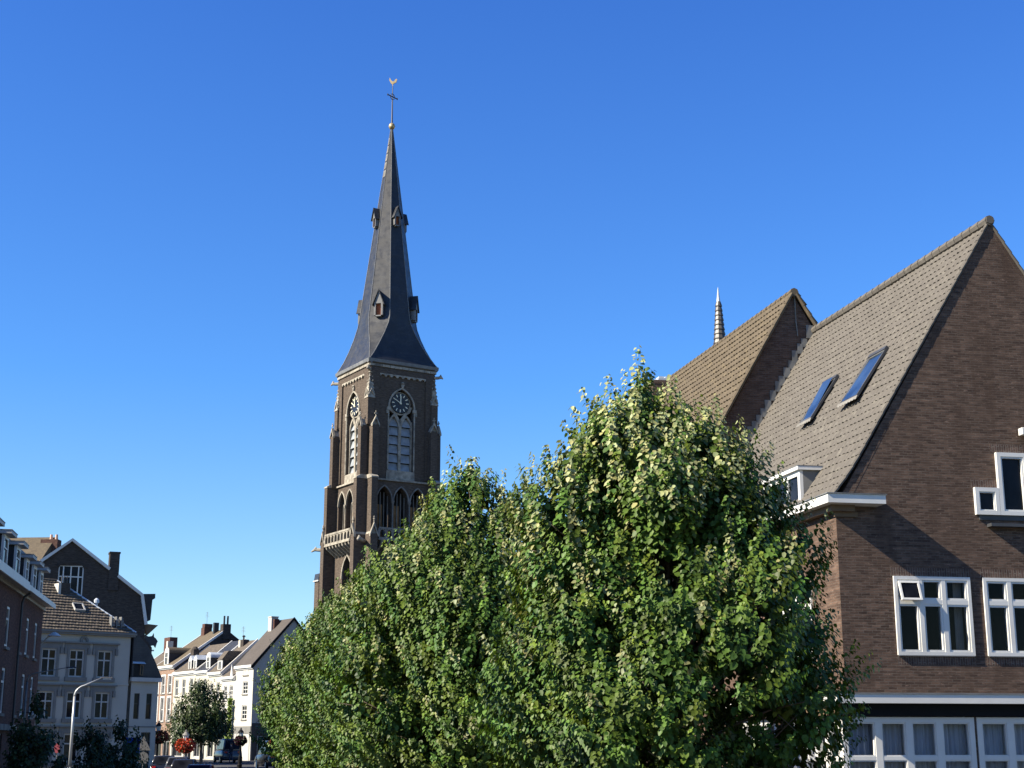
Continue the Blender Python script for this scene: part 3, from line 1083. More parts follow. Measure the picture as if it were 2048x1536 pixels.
def build_church():
    t = thing('church', 'tall Gothic brick church tower with a slate spire, clock dial and gilded weathercock', 'church', (-12.98, 145.43, 0), 31.5)
    A, G, B3 = 3.62, 3.78, 3.88          # half widths of belfry, gallery and lower stage
    FACES = [RZ(0), RZ(-90), RZ(90), RZ(180)]
    wall = MB()
    bel = [arch(-0.05, 2.75, 34.4, 36.35, base=28.0)]
    gal = [arch(c, 1.62, 24.95, 26.35, base=21.0) for c in (-1.85, 0, 1.85)]
    low = [arch(0, 2.3, 17.6, 19.7, base=10.0)]
    for i, T in enumerate(FACES):
        wall.holed([(-A, 27.0), (A, 27.0), (A, 38.3), (-A, 38.3)], bel, -A, 0.75, T=T)
        wall.holed([(-G, 20.9), (G, 20.9), (G, 27.0), (-G, 27.0)], gal, -G, 0.8, T=T)
        wall.holed([(-B3, -0.6), (B3, -0.6), (B3, 20.9), (-B3, 20.9)], low, -B3, 0.7, T=T)
        # pilaster strips framing the sunk belfry panel
        wall.box(-A, -2.62, -A - 0.16, -A - 0.002, 27.3, 38.3, T=T)
        wall.box(2.62, A, -A - 0.16, -A - 0.002, 27.3, 38.3, T=T)
        wall.box(-2.618, 2.618, -A - 0.16, -A - 0.002, 37.82, 38.3, T=T)
    wall.add([(-B3, -B3, 20.9), (B3, -B3, 20.9), (B3, B3, 20.9), (-B3, B3, 20.9)], [(0, 1, 2, 3)])
    wall.build('tower_wall', 'brick_tower', t)
    # dark chambers behind the openings
    rm = MB()
    rm.box(-2.2, 2.2, -2.2, 2.2, 20.95, 38.2)
    rm.box(-3.0, 3.0, -3.0, 3.0, 5, 20.8)
    rm.build('bell_chamber', 'room', t)
    # stone string course, sills and weatherings
    st = MB()
    for T in FACES:
        st.prism([(-G - 0.02, 26.92), (G + 0.02, 26.92), (G + 0.02, 27.08), (-G - 0.02, 27.08)], -G - 0.2, -A - 0.003, T=T)
    st.build('string_course', 'stone', t)
    # buttresses at the corners: two per corner, three stages with stone tops
    for k, T in enumerate(FACES):
        for s in (-1, 1):
            b = MB()
            c, cg, cl = s * (A - 0.35), s * (G - 0.34), s * (B3 - 0.38)
            b.box(cg - 0.34, cg + 0.34, -G - 1.10, -G - 0.004, 21.4, 26.95, T=T)
            b.box(c - 0.35, c + 0.35, -A - 0.86, -A - 0.004, 26.95, 32.3, T=T)
            b.box(cl - 0.38, cl + 0.38, -B3 - 1.20, -B3 - 0.004, -0.6, 21.4, T=T)
            bt = b.build('buttress', 'brick_tower', t)
            w = MB()
            # sloped weathering at the string course
            w.prism([(-G - 1.15, 26.92), (-G - 0.02, 26.92), (-G - 0.02, 27.3), (-A - 0.85, 27.3), (-G - 1.15, 27.05)], cg - 0.39, cg + 0.39, T=T @ Matrix(((0, 1, 0, 0), (1, 0, 0, 0), (0, 0, 1, 0), (0, 0, 0, 1))))
            w.build('weathering', 'stone', bt)
            w = MB()
            # gablet: little stone gable coping facing out, sloped top going back
            y0 = -A - 0.92
            for q in (-1, 1):
                w.prism([(c + q * 0.42, 32.1), (c + q * 0.42, 32.34), (c, 33.2), (c, 32.9)], y0, y0 + 0.24, T=T)
            w.prism([(c - 0.36, 32.3), (c + 0.36, 32.3), (c, 33.0)], y0 + 0.24, -A, T=T)
            w.tube([T @ Vector((c, y0 + 0.12, 33.1)), T @ Vector((c, y0 + 0.12, 33.58))], [0.06, 0.045], 6)
            w.box(c - 0.15, c + 0.15, y0 + 0.06, y0 + 0.18, 33.38, 33.48, T=T)
            w.lathe([(0.02, 33.52), (0.08, 33.6), (0.02, 33.72)], 6, T=T @ Matrix.Translation((c, y0 + 0.12, 0)))
            w.build('gablet', 'stone', bt)
            w = MB()
            # lower gablet beside the gallery
            y1 = -B3 - 1.26
            for q in (-1, 1):
                w.prism([(cl + q * 0.44, 21.1), (cl + q * 0.44, 21.36), (cl, 22.5), (cl, 22.15)], y1, y1 + 0.24, T=T)
            w.prism([(cl - 0.38, 21.4), (cl + 0.38, 21.4), (cl, 22.3)], y1 + 0.24, -G + 0.1, T=T)
            w.lathe([(0.045, 22.4), (0.055, 22.7), (0.13, 22.8), (0.045, 22.9), (0.08, 23.0), (0.0, 23.15)], 6, T=T @ Matrix.Translation((cl, y1 + 0.12, 0)))
            w.build('gablet', 'stone', bt)
    # corner shafts with crocketed pinnacles
    for sx in (-1, 1):
        for sy in (-1, 1):
            cx, cy = sx * (A - 0.04), sy * (A - 0.04)
            sh = MB().box(cx - 0.36, cx + 0.36, cy - 0.36, cy + 0.36, 32.4, 35.1).build('corner_shaft', 'brick_tower', t)
            p = MB()
            p.frustum(cx - 0.42, cx + 0.42, cy - 0.42, cy + 0.42, 35.1, cx - 0.36, cx + 0.36, cy - 0.36, cy + 0.36, 35.35)
            for T in (RZ(0), RZ(90), RZ(180), RZ(270)):
                T2 = Matrix.Translation((cx, cy, 0)) @ T
                p.prism([(-0.36, 35.35), (-0.25, 35.35), (0, 35.85), (0.25, 35.35), (0.36, 35.35), (0, 36.05)], -0.43, -0.34, T=T2)
            p.frustum(cx - 0.33, cx + 0.33, cy - 0.33, cy + 0.33, 35.35, cx - 0.11, cx + 0.11, cy - 0.11, cy + 0.11, 37.7)
            p.lathe([(0.12, 37.6), (0.26, 37.75), (0.12, 37.9), (0.20, 38.1), (0.06, 38.28)], 8, (cx, cy))
            for j in range(5):
                z = 35.7 + j * 0.40
                rr = 0.33 - 0.22 * (z - 35.35) / 2.35
                for a in (45, 135, 225, 315):
                    x, y = cx + 1.42 * rr * math.cos(R(a)), cy + 1.42 * rr * math.sin(R(a))
                    p.lathe([(0.02, z - 0.1), (0.10, z), (0.03, z + 0.12)], 5, (x, y))
            p.build('pinnacle', 'stone', sh)
            # gargoyle under the cornice and another at the gallery
            g = MB()
            d = Vector((sx, sy, 0)).normalized()
            q = Vector((sx * 3.5, sy * 3.5, 38.05))
            g.tube([q, q + d * 0.6, q + d * 0.95 + Vector((0, 0, 0.04)), q + d * 1.12 + Vector((0, 0, -0.12))], [0.16, 0.17, 0.15, 0.07], 7)
            g.lathe([(0.05, 0), (0.16, 0.1), (0.03, 0.3)], 6, T=Matrix.Translation(q + d * 0.88 + Vector((0, 0, 0.05))))
            g.build('gargoyle', 'stone', t)
            g = MB()
            q = Vector((sx * 3.8, sy * 3.8, 20.75))
            g.tube([q, q + d * 1.0, q + d * 1.9 + Vector((0, 0, 0.06)), q + d * 2.25 + Vector((0, 0, -0.14))], [0.2, 0.2, 0.17, 0.08], 7)
            g.lathe([(0.06, 0), (0.2, 0.12), (0.03, 0.36)], 6, T=Matrix.Translation(q + d * 1.8 + Vector((0, 0, 0.02))))
            g.build('gargoyle', 'stone', t)
    # cornice in three steps
    cb = MB()
    cb.frustum(-A, A, -A, A, 38.05, -3.72, 3.72, -3.72, 3.72, 38.45)
    cb.build('brick_cornice', 'brick_tower', t)
    cs = MB()
    for T in FACES:
        x = -3.78
        i = 0
        rnd = random.Random(3)
        while x < 3.7:
            w_ = rnd.choice((0.5, 0.7, 0.35, 0.9))
            x2 = min(3.78, x + w_)
            cs.box(x + 0.02, x2 - 0.02, -3.80 - rnd.uniform(0, 0.05), -3.4, 38.45, 38.70, T=T)
            x = x2
            i += 1
    cs.build('cornice_stone', 'stone', t)
    lg = MB()
    for T in FACES:
        lg.prism([(-3.62, 38.72), (-3.96, 38.84), (-4.00, 39.16), (-3.86, 39.16), (-3.3, 39.03)], -3.95, 3.95, T=T @ Matrix(((0, -1, 0, 0), (1, 0, 0, 0), (0, 0, 1, 0), (0, 0, 0, 1))))
    lg.build('roof_gutter', 'lead', t)
    # belfry openings: mouldings, tracery, louvres, clock, corbel table
    for k, T in enumerate(FACES[:2]):
        fr = MB()
        o = arch(-0.05, 2.92, 34.4, 36.5)
        band_along(o, 0.16, -A - 0.10, -A + 0.12, fr, T=T)
        for s in (-1, 1):
            fr.tube([T @ Vector((-0.05 + s * 1.46, -A - 0.05, 28.1)), T @ Vector((-0.05 + s * 1.46, -A - 0.05, 34.1))], 0.085, 8)
            fr.box(-0.05 + s * 1.46 - 0.19, -0.05 + s * 1.46 + 0.19, -A - 0.16, -A + 0.02, 34.1, 34.42, T=T)
            fr.box(-0.05 + s * 1.62 - 0.10, -0.05 + s * 1.62 + 0.10, -A - 0.12, -A - 0.004, 33.75, 34.1, T=T)
        fr.prism([(-1.65, 27.1), (1.55, 27.1), (1.5, 28.05), (-1.6, 28.05)], -A - 0.06, -A + 0.3, T=T)
        fr.prism([(-0.2, 36.9), (0.2, 36.9), (0.07, 36.55), (-0.07, 36.55)], -A - 0.15, -A - 0.003, T=T)
        fr.lathe([(0.05, 36.88), (0.2, 37.0), (0.08, 37.15)], 7, T=T @ Matrix.Translation((0, -A - 0.1, 0)))
        ow = fr.build('belfry_window', 'stone', t)
        tr = MB()
        ty0, ty1 = -A + 0.26, -A + 0.52
        tr.box(-0.05 - 0.15, -0.05 + 0.15, ty0, ty1, 28.0, 33.2, T=T)
        for s in (-1, 1):
            tr.box(-0.05 + s * 1.32 - 0.10, -0.05 + s * 1.32 + 0.10, ty0, ty1, 28.0, 33.2, T=T)
            band_along(arch(-0.05 + s * 0.70, 1.26, 32.35, 33.75), 0.18, ty0 - 0.02, ty1 + 0.02, tr, T=T)
            band_along([(-0.05 + s * 0.12, 32.7), (-0.05 + s * 0.16, 33.25), (-0.05 + s * 0.55, 33.9), (-0.05 + s * 1.05, 34.25), (-0.05 + s * 1.25, 34.75)], 0.24, ty0, ty1, tr, T=T)
        circ = [(-0.05 + 1.12 * math.cos(a), 35.0 + 1.12 * math.sin(a)) for a in [2 * math.pi * i / 28 for i in range(29)]]
        band_along(circ, 0.14, ty0 + 0.04, ty1 - 0.02, tr, T=T)
        tr.build('tracery', 'stone', ow)
        lv = MB()
        for s in (-1, 1):
            for j in range(6):
                z = 28.0 + j * 0.92
                x0, x1 = -0.05 + s * 0.70 - 0.54, -0.05 + s * 0.70 + 0.54
                lv.add([(x0, -A + 0.34, z + 0.02), (x1, -A + 0.34, z + 0.02), (x1, -A + 0.58, z + 0.89), (x0, -A + 0.58, z + 0.89),
                        (x0, -A + 0.40, z + 0.02), (x1, -A + 0.40, z + 0.02), (x1, -A + 0.64, z + 0.89), (x0, -A + 0.64, z + 0.89)],
                       [(0, 1, 2, 3), (7, 6, 5, 4), (0, 4, 5, 1), (2, 6, 7, 3), (1, 5, 6, 2), (0, 3, 7, 4)], T=T)
        lv.build('louvre', 'louvre', ow)
        # clock
        ck = MB().lathe([(1.02, -0.05), (1.02, 0.03)], 40)
        CT = T @ Matrix.Translation((-0.10, -A + 0.20, 35.02)) @ Matrix.Rotation(R(90), 4, 'X')
        dial = ck.build('clock_face', 'clock', t, T=CT)
        mk = MB()
        for h in range(12):
            a = R(90 - 30 * h)
            m4 = Matrix.Translation((0, 0, 0.035)) @ Matrix.Rotation(a, 4, 'Z')
            mk.box(0.66, 0.94, -0.05, 0.05, 0, 0.02, T=m4)
        mk.build('hour_mark', 'clock_mark', dial)
        hd = MB()
        hd.box(-0.18, 0.86, -0.035, 0.035, 0.06, 0.08, T=Matrix.Rotation(R(150), 4, 'Z'))
        hd.box(-0.12, 0.72, -0.06, 0.06, 0.085, 0.105, T=Matrix.Rotation(R(88), 4, 'Z'))
        hd.lathe([(0.11, 0.05), (0.11, 0.12)], 12)
        hd.build('clock_hand', 'clock_mark', dial)
        # corbel table
        cbm = MB()
        n = 8
        x0, x1 = -2.6, 2.6
        out = [(x0, 37.8), (x0, 37.62)]
        for i in range(n):
            c0 = x0 + (x1 - x0) * i / n
            c1 = x0 + (x1 - x0) * (i + 1) / n
            r = (c1 - c0) / 2 - 0.10
            out.append((c0 + 0.10, 37.5))
            for j in range(7):
                a = math.pi - math.pi * j / 6
                out.append(((c0 + c1) / 2 + r * math.cos(a), 37.5 + r * 0.8 * math.sin(a)))
            out.append((c1 - 0.10, 37.5))
        out += [(x1, 37.62), (x1, 37.8)]
        cbm.prism(out, -A - 0.17, -A - 0.003, T=T)
        cbm.build('corbel_table', 'stone', t)
        # gallery arcade: hood moulds, slim shafts, coloured shutters, balustrade
        ga = MB()
        for c in (-1.85, 0, 1.85):
            band_along(arch(c, 1.72, 24.95, 26.42), 0.13, -G - 0.08, -G + 0.1, ga, T=T)
        for c in (-0.925, 0.925):
            ga.tube([T @ Vector((c, -G - 0.05, 21.9)), T @ Vector((c, -G - 0.05, 24.7))], 0.07, 8)
            ga.lathe([(0.07, 24.55), (0.18, 24.85), (0.18, 24.95)], 8, T=T @ Matrix.Translation((c, -G - 0.05, 0)))
        ga.build('gallery_arcade', 'stone' if k else 'stone_dark', t)  # pale on the sunlit face, darker on the other: shade put into the colour
        sl = MB()
        for c in (-1.85, 0, 1.85):
            for i in range(4):
                x = c - 0.6 + i * 0.4
                sl.box(x - 0.035, x + 0.035, -G + 0.45, -G + 0.55, 21.0, 26.0 - 0.9 * abs(x - c), T=T)
        sl.build('gallery_bar', 'stone_dark', t)
        sh = MB()
        for c in (-1.85, 0, 1.85):
            sh.box(c - 0.74, c + 0.1, -G + 0.62, -G + 0.68, 21.0, 24.6, T=T)
        sh.build('gallery_shutter', 'ochre_wood', t)
        ba = MB()
        yb = -G - 1.30
        x0, x1 = -2.95, 2.95
        ba.box(x0, x1, yb, yb + 0.26, 21.9, 22.08, T=T)
        ba.box(x0, x1, yb - 0.04, -3.9 + 0.3, 20.82, 20.99, T=T)
        ba.box(x0, x1, yb, yb + 0.24, 20.99, 21.1, T=T)
        nb = 8
        for i in range(nb + 1):
            x = x0 + (x1 - x0) * i / nb
            ba.box(x - 0.09, x + 0.09, yb + 0.02, yb + 0.22, 21.1, 21.9, T=T)
            if i < nb:
                xc = x + (x1 - x0) / nb / 2
                band_along(arch(xc, (x1 - x0) / nb - 0.12, 21.55, 21.88, 5), 0.09, yb + 0.04, yb + 0.2, ba, T=T)
        for i in range(nb):
            x = x0 + (x1 - x0) * (i + 0.5) / nb
            ba.prism([(-3.9, 19.7), (-3.9, 20.82), (yb, 20.82), (yb + 0.1, 20.55)], x - 0.11, x + 0.11, T=T @ Matrix(((0, 1, 0, 0), (1, 0, 0, 0), (0, 0, 1, 0), (0, 0, 0, 1))))
        ba.build('balustrade', 'stone' if k else 'stone_dark', t)  # face turned from the sun takes darker stone, its shade painted in
        hm = MB()
        band_along(arch(0, 2.45, 17.6, 19.82), 0.16, -B3 - 0.08, -B3 + 0.1, hm, T=T)
        hm.build('hood_mould', 'stone', t)
    # spire: square foot sweeping into an octagon
    prof = [(39.05, 3.93, 3.93), (39.5, 3.72, 3.55), (40.2, 3.47, 3.05), (41.2, 3.20, 2.45), (42.4, 2.97, 1.80), (43.6, 2.80, 1.28), (44.3, 2.73, 1.13), (66.2, 0.10, 0.04)]
    v, f = [], []
    for z, d, h in prof:
        v += [(-h, -d, z), (h, -d, z), (d, -h, z), (d, h, z), (h, d, z), (-h, d, z), (-d, h, z), (-d, -h, z)]
    for i in range(len(prof) - 1):
        for k in range(8):
            q = (k + 1) % 8
            f.append((i * 8 + k, i * 8 + q, (i + 1) * 8 + q, (i + 1) * 8 + k))
    sm = MB()
    sm.add(v, f)
    spire = sm.build('spire', 'slate', t)
    hp = MB()
    for k in range(8):
        hp.tube([Vector(v[i * 8 + k]) for i in range(len(prof))], [0.05] * (len(prof) - 1) + [0.03], 5)
    hp.build('lead_hip', 'lead', spire)
    # lead patches near the top on the sunny side
    lp = MB()
    def on_face(k, frac, z):
        i = 6
        tt = (z - prof[i][0]) / (prof[i + 1][0] - prof[i][0])
        a = Vector(v[i * 8 + k]).lerp(Vector(v[(i + 1) * 8 + k]), tt)
        c = Vector(v[i * 8 + (k + 1) % 8]).lerp(Vector(v[(i + 1) * 8 + (k + 1) % 8]), tt)
        return a.lerp(c, frac), a, c
    for j in range(5):
        z = 60.4 + j * 0.95
        p, a, c = on_face(6, 0.5, z)
        p2, a2, c2 = on_face(6, 0.5, z + 0.8)
        nn = (c - a).cross(Vector((0, 0, 1))).normalized()
        lp.add([a.lerp(c, 0.05) + nn * 0.05, a.lerp(c, 0.95) + nn * 0.05, a2.lerp(c2, 0.95) + nn * 0.03, a2.lerp(c2, 0.05) + nn * 0.03], [(0, 1, 2, 3)])
    lp.build('lead_patch', 'stone_dark', spire)
    # dormers: four low ones on the diagonal faces, four high ones on the cardinal faces
    def dormer(ang, z, dist, w, h, low):
        T = RZ(ang)
        b = MB()
        y = -dist
        b.box(-w / 2, -w * 0.30, y, y + 1.4, z, z + h, T=T)
        b.box(w * 0.30, w / 2, y, y + 1.4, z, z + h, T=T)
        b.box(-w * 0.30, w * 0.30, y + 0.02, y + 1.4, z - 0.12, z, T=T)
        b.prism([(-w / 2, z + h), (w / 2, z + h), (0, z + h * 2.1)], y, y + 1.2, T=T)
        o = b.build('dormer', 'lead', t)
        rf = MB()
        for s in (-1, 1):
            rf.prism([(s * (w / 2 + 0.14), z + h - 0.22), (0, z + h * 2.1 + 0.02), (0, z + h * 2.1 + 0.12), (s * (w / 2 + 0.2), z + h - 0.18)], y - 0.14, y + 1.9, T=T)
        rf.build('dormer_roof', 'slate', o)
        MB().box(-w * 0.30, w * 0.30, y + 0.30, y + 0.36, z, z + h + 0.05, T=T).build('shutter', 'rust', o)
    for a in (-45, 45, 135, 225):
        dormer(a, 44.3, 3.12, 0.95, 1.25, True)
    for a in (0, 90, 180, 270):
        dormer(a, 54.6, 1.85, 0.68, 0.95, False)
    # finial: gilded ball, iron cross and weathercock
    fn = MB()
    fn.tube([(0, 0, 66.0), (0, 0, 71.3)], [0.10, 0.04], 8)
    fin = fn.build('finial_rod', 'iron', t)
    MB().lathe([(0.05, 66.05), (0.26, 66.15), (0.36, 66.42), (0.26, 66.7), (0.06, 66.82)], 14).build('gilded_ball', 'gold', fin, smooth=True)
    cr = MB()
    for a in (20,):
        T = RZ(a)
        cr.box(-0.72, 0.72, -0.035, 0.035, 69.85, 69.95, T=T)
        for s in (-1, 1):
            cr.lathe([(0.02, 69.76), (0.09, 69.9), (0.02, 70.04)], 6, T=T @ Matrix.Translation((s * 0.74, 0, 0)))
        ring = [(0.33 * math.cos(q), 69.9 + 0.33 * math.sin(q)) for q in [2 * math.pi * i / 16 for i in range(17)]]
        band_along(ring, 0.05, -0.03, 0.03, cr, T=T)
        cr.box(-0.03, 0.03, -0.03, 0.03, 69.2, 70.9, T=T)
    cr.build('cross', 'iron', fin)
    ck = [(-0.42, 0.62), (-0.50, 0.85), (-0.40, 0.80), (-0.28, 0.62), (-0.12, 0.42), (0.05, 0.34), (0.22, 0.42), (0.34, 0.60), (0.50, 0.66), (0.62, 0.55), (0.50, 0.50), (0.60, 0.36), (0.46, 0.36), (0.50, 0.22),
          (0.30, 0.18), (0.12, 0.06), (0.04, 0.0), (0.04, -0.22), (-0.04, -0.22), (-0.06, 0.02), (-0.22, 0.10), (-0.34, 0.30), (-0.52, 0.62)]
    MB().prism([(x * 0.82, 71.35 + z * 0.95) for x, z in ck], -0.05, 0.05, T=RZ(-31.5 - 8)).build('weathercock', 'gold', fin)
    # stair turret
    nv = MB()
    nv.box(-5.0, -3.0, 4.2, 5.25, -0.6, 17.55)
    nv.build('turret_wall', 'brick_tower', t)
    MB().box(-5.12, -3.0, 4.1, 5.4, 17.55, 17.7).build('turret_gutter', 'white_old', t)
    MB().prism([(-5.05, 17.7), (-3.0, 17.7), (-3.0, 18.5), (-4.95, 18.35)], 4.2, 5.3).build('turret_roof', 'slate', t)
    return t


build_church()


# ------------------------------------------------------------------ left side: red-brown terrace with white dormers
def build_brick_terrace():
    t = thing('brick_townhouse', 'red brown brick townhouse at the left edge with a row of white dormers', 'house', (-25.643, 80.0, 0), 100.5)
    L = -23.0
    EZ = 9.0
    cols = [(-2.3, 0.95), (-5.5, 1.0), (-8.0, 0.7), (-12.1, 1.05), (-15.2, 1.05), (-18.3, 1.05)]
    holes, wins = [], []
    for c, w in cols:
        holes.append(rect(c - w / 2, c + w / 2, 6.1, 7.95))
        holes.append(rect(c - w / 2, c + w / 2, 3.1, 5.15))
    for c in (-2.6, -6.5, -12.0, -16.5):
        holes.append(rect(c - 0.9, c + 0.9, 0.0, 2.2))
    b = MB()
    b.holed([(L, -0.6), (0, -0.6), (0, EZ), (L, EZ)], holes, 0, 0.16)
    b.holed([(0, -0.6), (9, -0.6), (9, EZ), (4.5, 12.2), (0, EZ)], [], 0, 0.1, T=RZ(90))
    b.box(L, -0.01, 8.9, 9.0, -0.6, EZ)
    b.holed([(0, -0.6), (9, -0.6), (9, EZ), (0, EZ)], [], 0, 0.1, T=RZ(-90, (L, 9, 0)))
    b.build('wall', 'brick_red', t)
    for c, w in cols:
        for z0, z1 in ((6.1, 7.95), (3.1, 5.15)):
            window(t, c - w / 2, c + w / 2, z0, z1, 0.035, (), (0.72,), 0.12, 0.10, 0.10)
            MB().box(c - w / 2 - 0.08, c + w / 2 + 0.08, -0.10, 0.02, z0 - 0.13, z0 - 0.003).build('window_sill', 'stone_dark', t)
    for c in (-2.6, -6.5, -12.0, -16.5):
        window(t, c - 0.9, c + 0.9, 0.0, 2.2, 0.05, (0.5,), (0.75,), 0.08, 0.06, 0.09, frame='dark_paint')
    # shop front moulding over the ground floor, pale sign plate
    MB().box(L, -9.0, -0.22, -0.003, 2.35, 2.62).box(-5.0, -1.5, -0.2, -0.003, 2.35, 2.55).build('shop_fascia', 'stone_dark', t)
    MB().box(-9.9, -9.05, -0.34, -0.223, 2.38, 2.60).build('sign_plate', 'cream_paint', t)
    # eaves: deep white fascia on a pale soffit, in two heights
    f = MB()
    f.box(L, -10.4, -0.62, -0.54, 8.86, 9.26)
    f.box(-10.38, 0.25, -0.60, -0.53, 8.92, 9.18)
    f.build('fascia', 'white', t)
    s = MB()
    s.box(L, -10.4, -0.54, -0.003, 8.98, 9.06)
    s.box(-10.38, 0.22, -0.53, -0.003, 9.0, 9.07)
    s.box(L, 0.1, -0.10, -0.004, 8.80, 8.975)
    s.build('soffit', 'white_old', t)
    MB().tube([(-8.9, -0.45, 8.9), (-8.9, -0.2, 8.7), (-8.9, -0.12, 8.4), (-8.9, -0.12, -0.4)], 0.06, 7).build('downpipe', 'dark_paint', t)
    # mansard
    ms = MB()
    ms.prism([(-0.02, 9.08), (1.15, 11.9), (4.5, 12.9), (8.9, 9.08)], L, -0.02, T=Matrix(((0, 1, 0, 0), (1, 0, 0, 0), (0, 0, 1, 0), (0, 0, 0, 1))))
    ms.build('roof', 'slate_dark', t)
    # dormers: white fronts, slate cheeks, overhanging white caps
    for c, w, big in ((-1.6, 1.0, 0), (-4.3, 1.15, 0), (-7.2, 1.0, 0), (-10.5, 1.3, 1), (-14.4, 1.3, 1), (-18.2, 1.3, 1)):
        d = MB()
        z0, z1 = 9.26, 10.75 if not big else 10.95
        d.box(c - w / 2, c + w / 2, 0.12, 1.6, z0, z1)
        dm = d.build('dormer', 'slate_dark', t)
        window(t, c - w / 2 - 0.04, c + w / 2 + 0.04, z0, z1, 0.0, (), (0.7,), 0.17, 0.06, 0.118, name='dormer_window')
        MB().box(c - w / 2 - 0.22, c + w / 2 + 0.22, -0.32, 1.7, z1 + 0.003, z1 + 0.15).build('dormer_cap', 'white_old', dm)
        MB().box(c - w / 2 - 0.24, c + w / 2 + 0.24, -0.34, 1.72, z1 + 0.152, z1 + 0.19).build('dormer_lead', 'lead', dm)
    return t


build_brick_terrace()


# ------------------------------------------------------------------ grey rendered house with moulded windows, and its low annexe
GRO = (-27.243, 105.0)
def build_grey_house():
    t = thing('grey_house', 'pale grey rendered house with moulded window heads and striped hipped tile roof', 'house', (*GRO, 0), 40)
    L, D, EZ = -9.5, 9.0, 9.1
    cs = (-1.89, -3.95, -5.95, -8.0)
    fl = ((6.2, 8.08), (3.40, 5.2), (0.5, 2.4))
    holes = [rect(c - 0.54, c + 0.54, a, b_) for c in cs for a, b_ in fl]
    b = MB()
    b.holed([(L, -0.6), (0, -0.6), (0, EZ), (L, EZ)], holes, 0, 0.14)
    b.holed([(0, -0.6), (D, -0.6), (D, EZ), (0, EZ)], [], 0, 0.1, T=RZ(90))
    b.holed([(0, -0.6), (D, -0.6), (D, EZ), (0, EZ)], [], 0, 0.1, T=RZ(-90, (L, D, 0)))
    b.build('wall', 'grey_wall', t)
    MB().box(L, 0.03, -0.05, -0.003, 5.72, 5.82).box(L, 0.03, -0.04, -0.003, 2.86, 2.96).build('string_course', 'grey_wall', t)
    for c in cs:
        for k, (a, b_) in enumerate(fl):
            window(t, c - 0.54, c + 0.54, a, b_, 0.06, (0.5,), (0.66,), 0.10, 0.09, 0.08, frame='white_old')
            m = MB()
            m.box(c - 0.72, c - 0.545, -0.06, 0.02, a, b_ + 0.12)
            m.box(c + 0.545, c + 0.72, -0.06, 0.02, a, b_ + 0.12)
            m.box(c - 0.543, c + 0.543, -0.06, 0.02, b_ + 0.002, b_ + 0.12)
            m.box(c - 0.92, c + 0.92, -0.05, 0.02, b_ + 0.122, b_ + 0.42)
            m.box(c - 1.02, c + 1.02, -0.20, 0.02, b_ + 0.422, b_ + 0.53)
            m.box(c - 0.94, c - 0.76, -0.12, 0.02, b_ - 0.32, b_ + 0.12)
            m.box(c + 0.76, c + 0.94, -0.12, 0.02, b_ - 0.32, b_ + 0.12)
            m.box(c - 0.80, c + 0.80, -0.14, 0.02, a - 0.28, a - 0.003)
            m.build('window_surround', 'grey_trim', t)
    ro = MB()
    for q in range(16):
        a = 2 * math.pi * q / 16
        ro.box(-0.05, 0.05, -0.09, -0.003, 0.14, 0.3, T=Matrix.Translation((-3.5, 0, 8.72)) @ Matrix.Rotation(a, 4, 'Y'))
    ro.build('rosette', 'grey_trim', t)
    g = MB()
    g.box(L, 0.22, -0.28, -0.003, 9.10, 9.22)
    g.box(L, 0.30, -0.36, -0.003, 9.222, 9.36)
    g.box(0.003, 0.30, 0.0, D, 9.222, 9.36)
    g.build('cornice', 'grey_trim', t)
    # hipped roof
    a = R(41)
    sv = Vector((0, math.cos(a), math.sin(a)))
    rid = 4.4
    Lv = rid / math.cos(a)
    b = tiles((L, -0.3, 9.34), (1, 0, 0), sv, -L + 0.3, Lv, 0.24, 0.33, 0.085, 0.014, 0.012, seed=9)
    b.build('roof', 'tile_dark', t, cuts=[((0.25, -0.25, 0), (1, 1, 0))])
    b = tiles((0.28, -0.3, 9.34), (0, 1, 0), Vector((-math.cos(a), 0, math.sin(a))), D, Lv, 0.24, 0.33, 0.075, 0.03, 0.006, seed=10)
    b.build('roof', 'tile_dark', t, cuts=[((0.25, -0.25, 0), (-1, -1, 0))])
    tz = 9.34 + Lv * math.sin(a)
    MB().add([(L, -0.3, 9.33), (0.28, -0.3, 9.33), (-4.1, 4.1, tz - 0.02), (L, 4.1, tz - 0.02), (0.28, D, 9.33), (L, D, 9.33)], [(0, 1, 2, 3), (1, 4, 2), (3, 2, 4, 5)]).build('roof_deck', 'tile_dark', t)
    ridge_caps((0.25, -0.25, 9.42), (-4.1, 4.1, tz + 0.05), 0.07, 0.36).build('hip', 'zinc', t)
    ridge_caps((L, 4.1, tz + 0.05), (-4.1, 4.1, tz + 0.05), 0.08, 0.4).build('ridge', 'tile_dark', t)
    ch = MB().box(-4.25, -3.55, 2.9, 3.6, 11.2, 12.95).build('chimney', 'brick_dark', t)
    c2 = MB().box(-4.45, -4.253, 2.85, 3.65, 11.2, 12.9)
    c2.build('pale_face', 'white_wall', ch)  # paler slab over the chimney's left side
    fl_ = MB()
    for x in (-4.1, -3.9, -3.7):
        fl_.tube([(x, 3.2, 12.95), (x, 3.2, 13.45)], 0.05, 6)
    fl_.build('flue', 'iron', ch)
    # roof light, metal vent, three ladder-like tile vents
    T = Matrix.Translation((-3.35, 1.35, 9.34 + 1.65 * math.tan(a) + 0.12)) @ Matrix.Rotation(a, 4, 'X')
    s = MB().box(-0.4, 0.4, 0, 0.06, -0.06, 0.1).box(-0.4, 0.4, 0.74, 0.8, -0.06, 0.1).box(-0.4, -0.34, 0.06, 0.74, -0.06, 0.1).box(0.30, 0.4, 0.06, 0.74, -0.06, 0.1).build('roof_light', 'white_old', t, T=T)
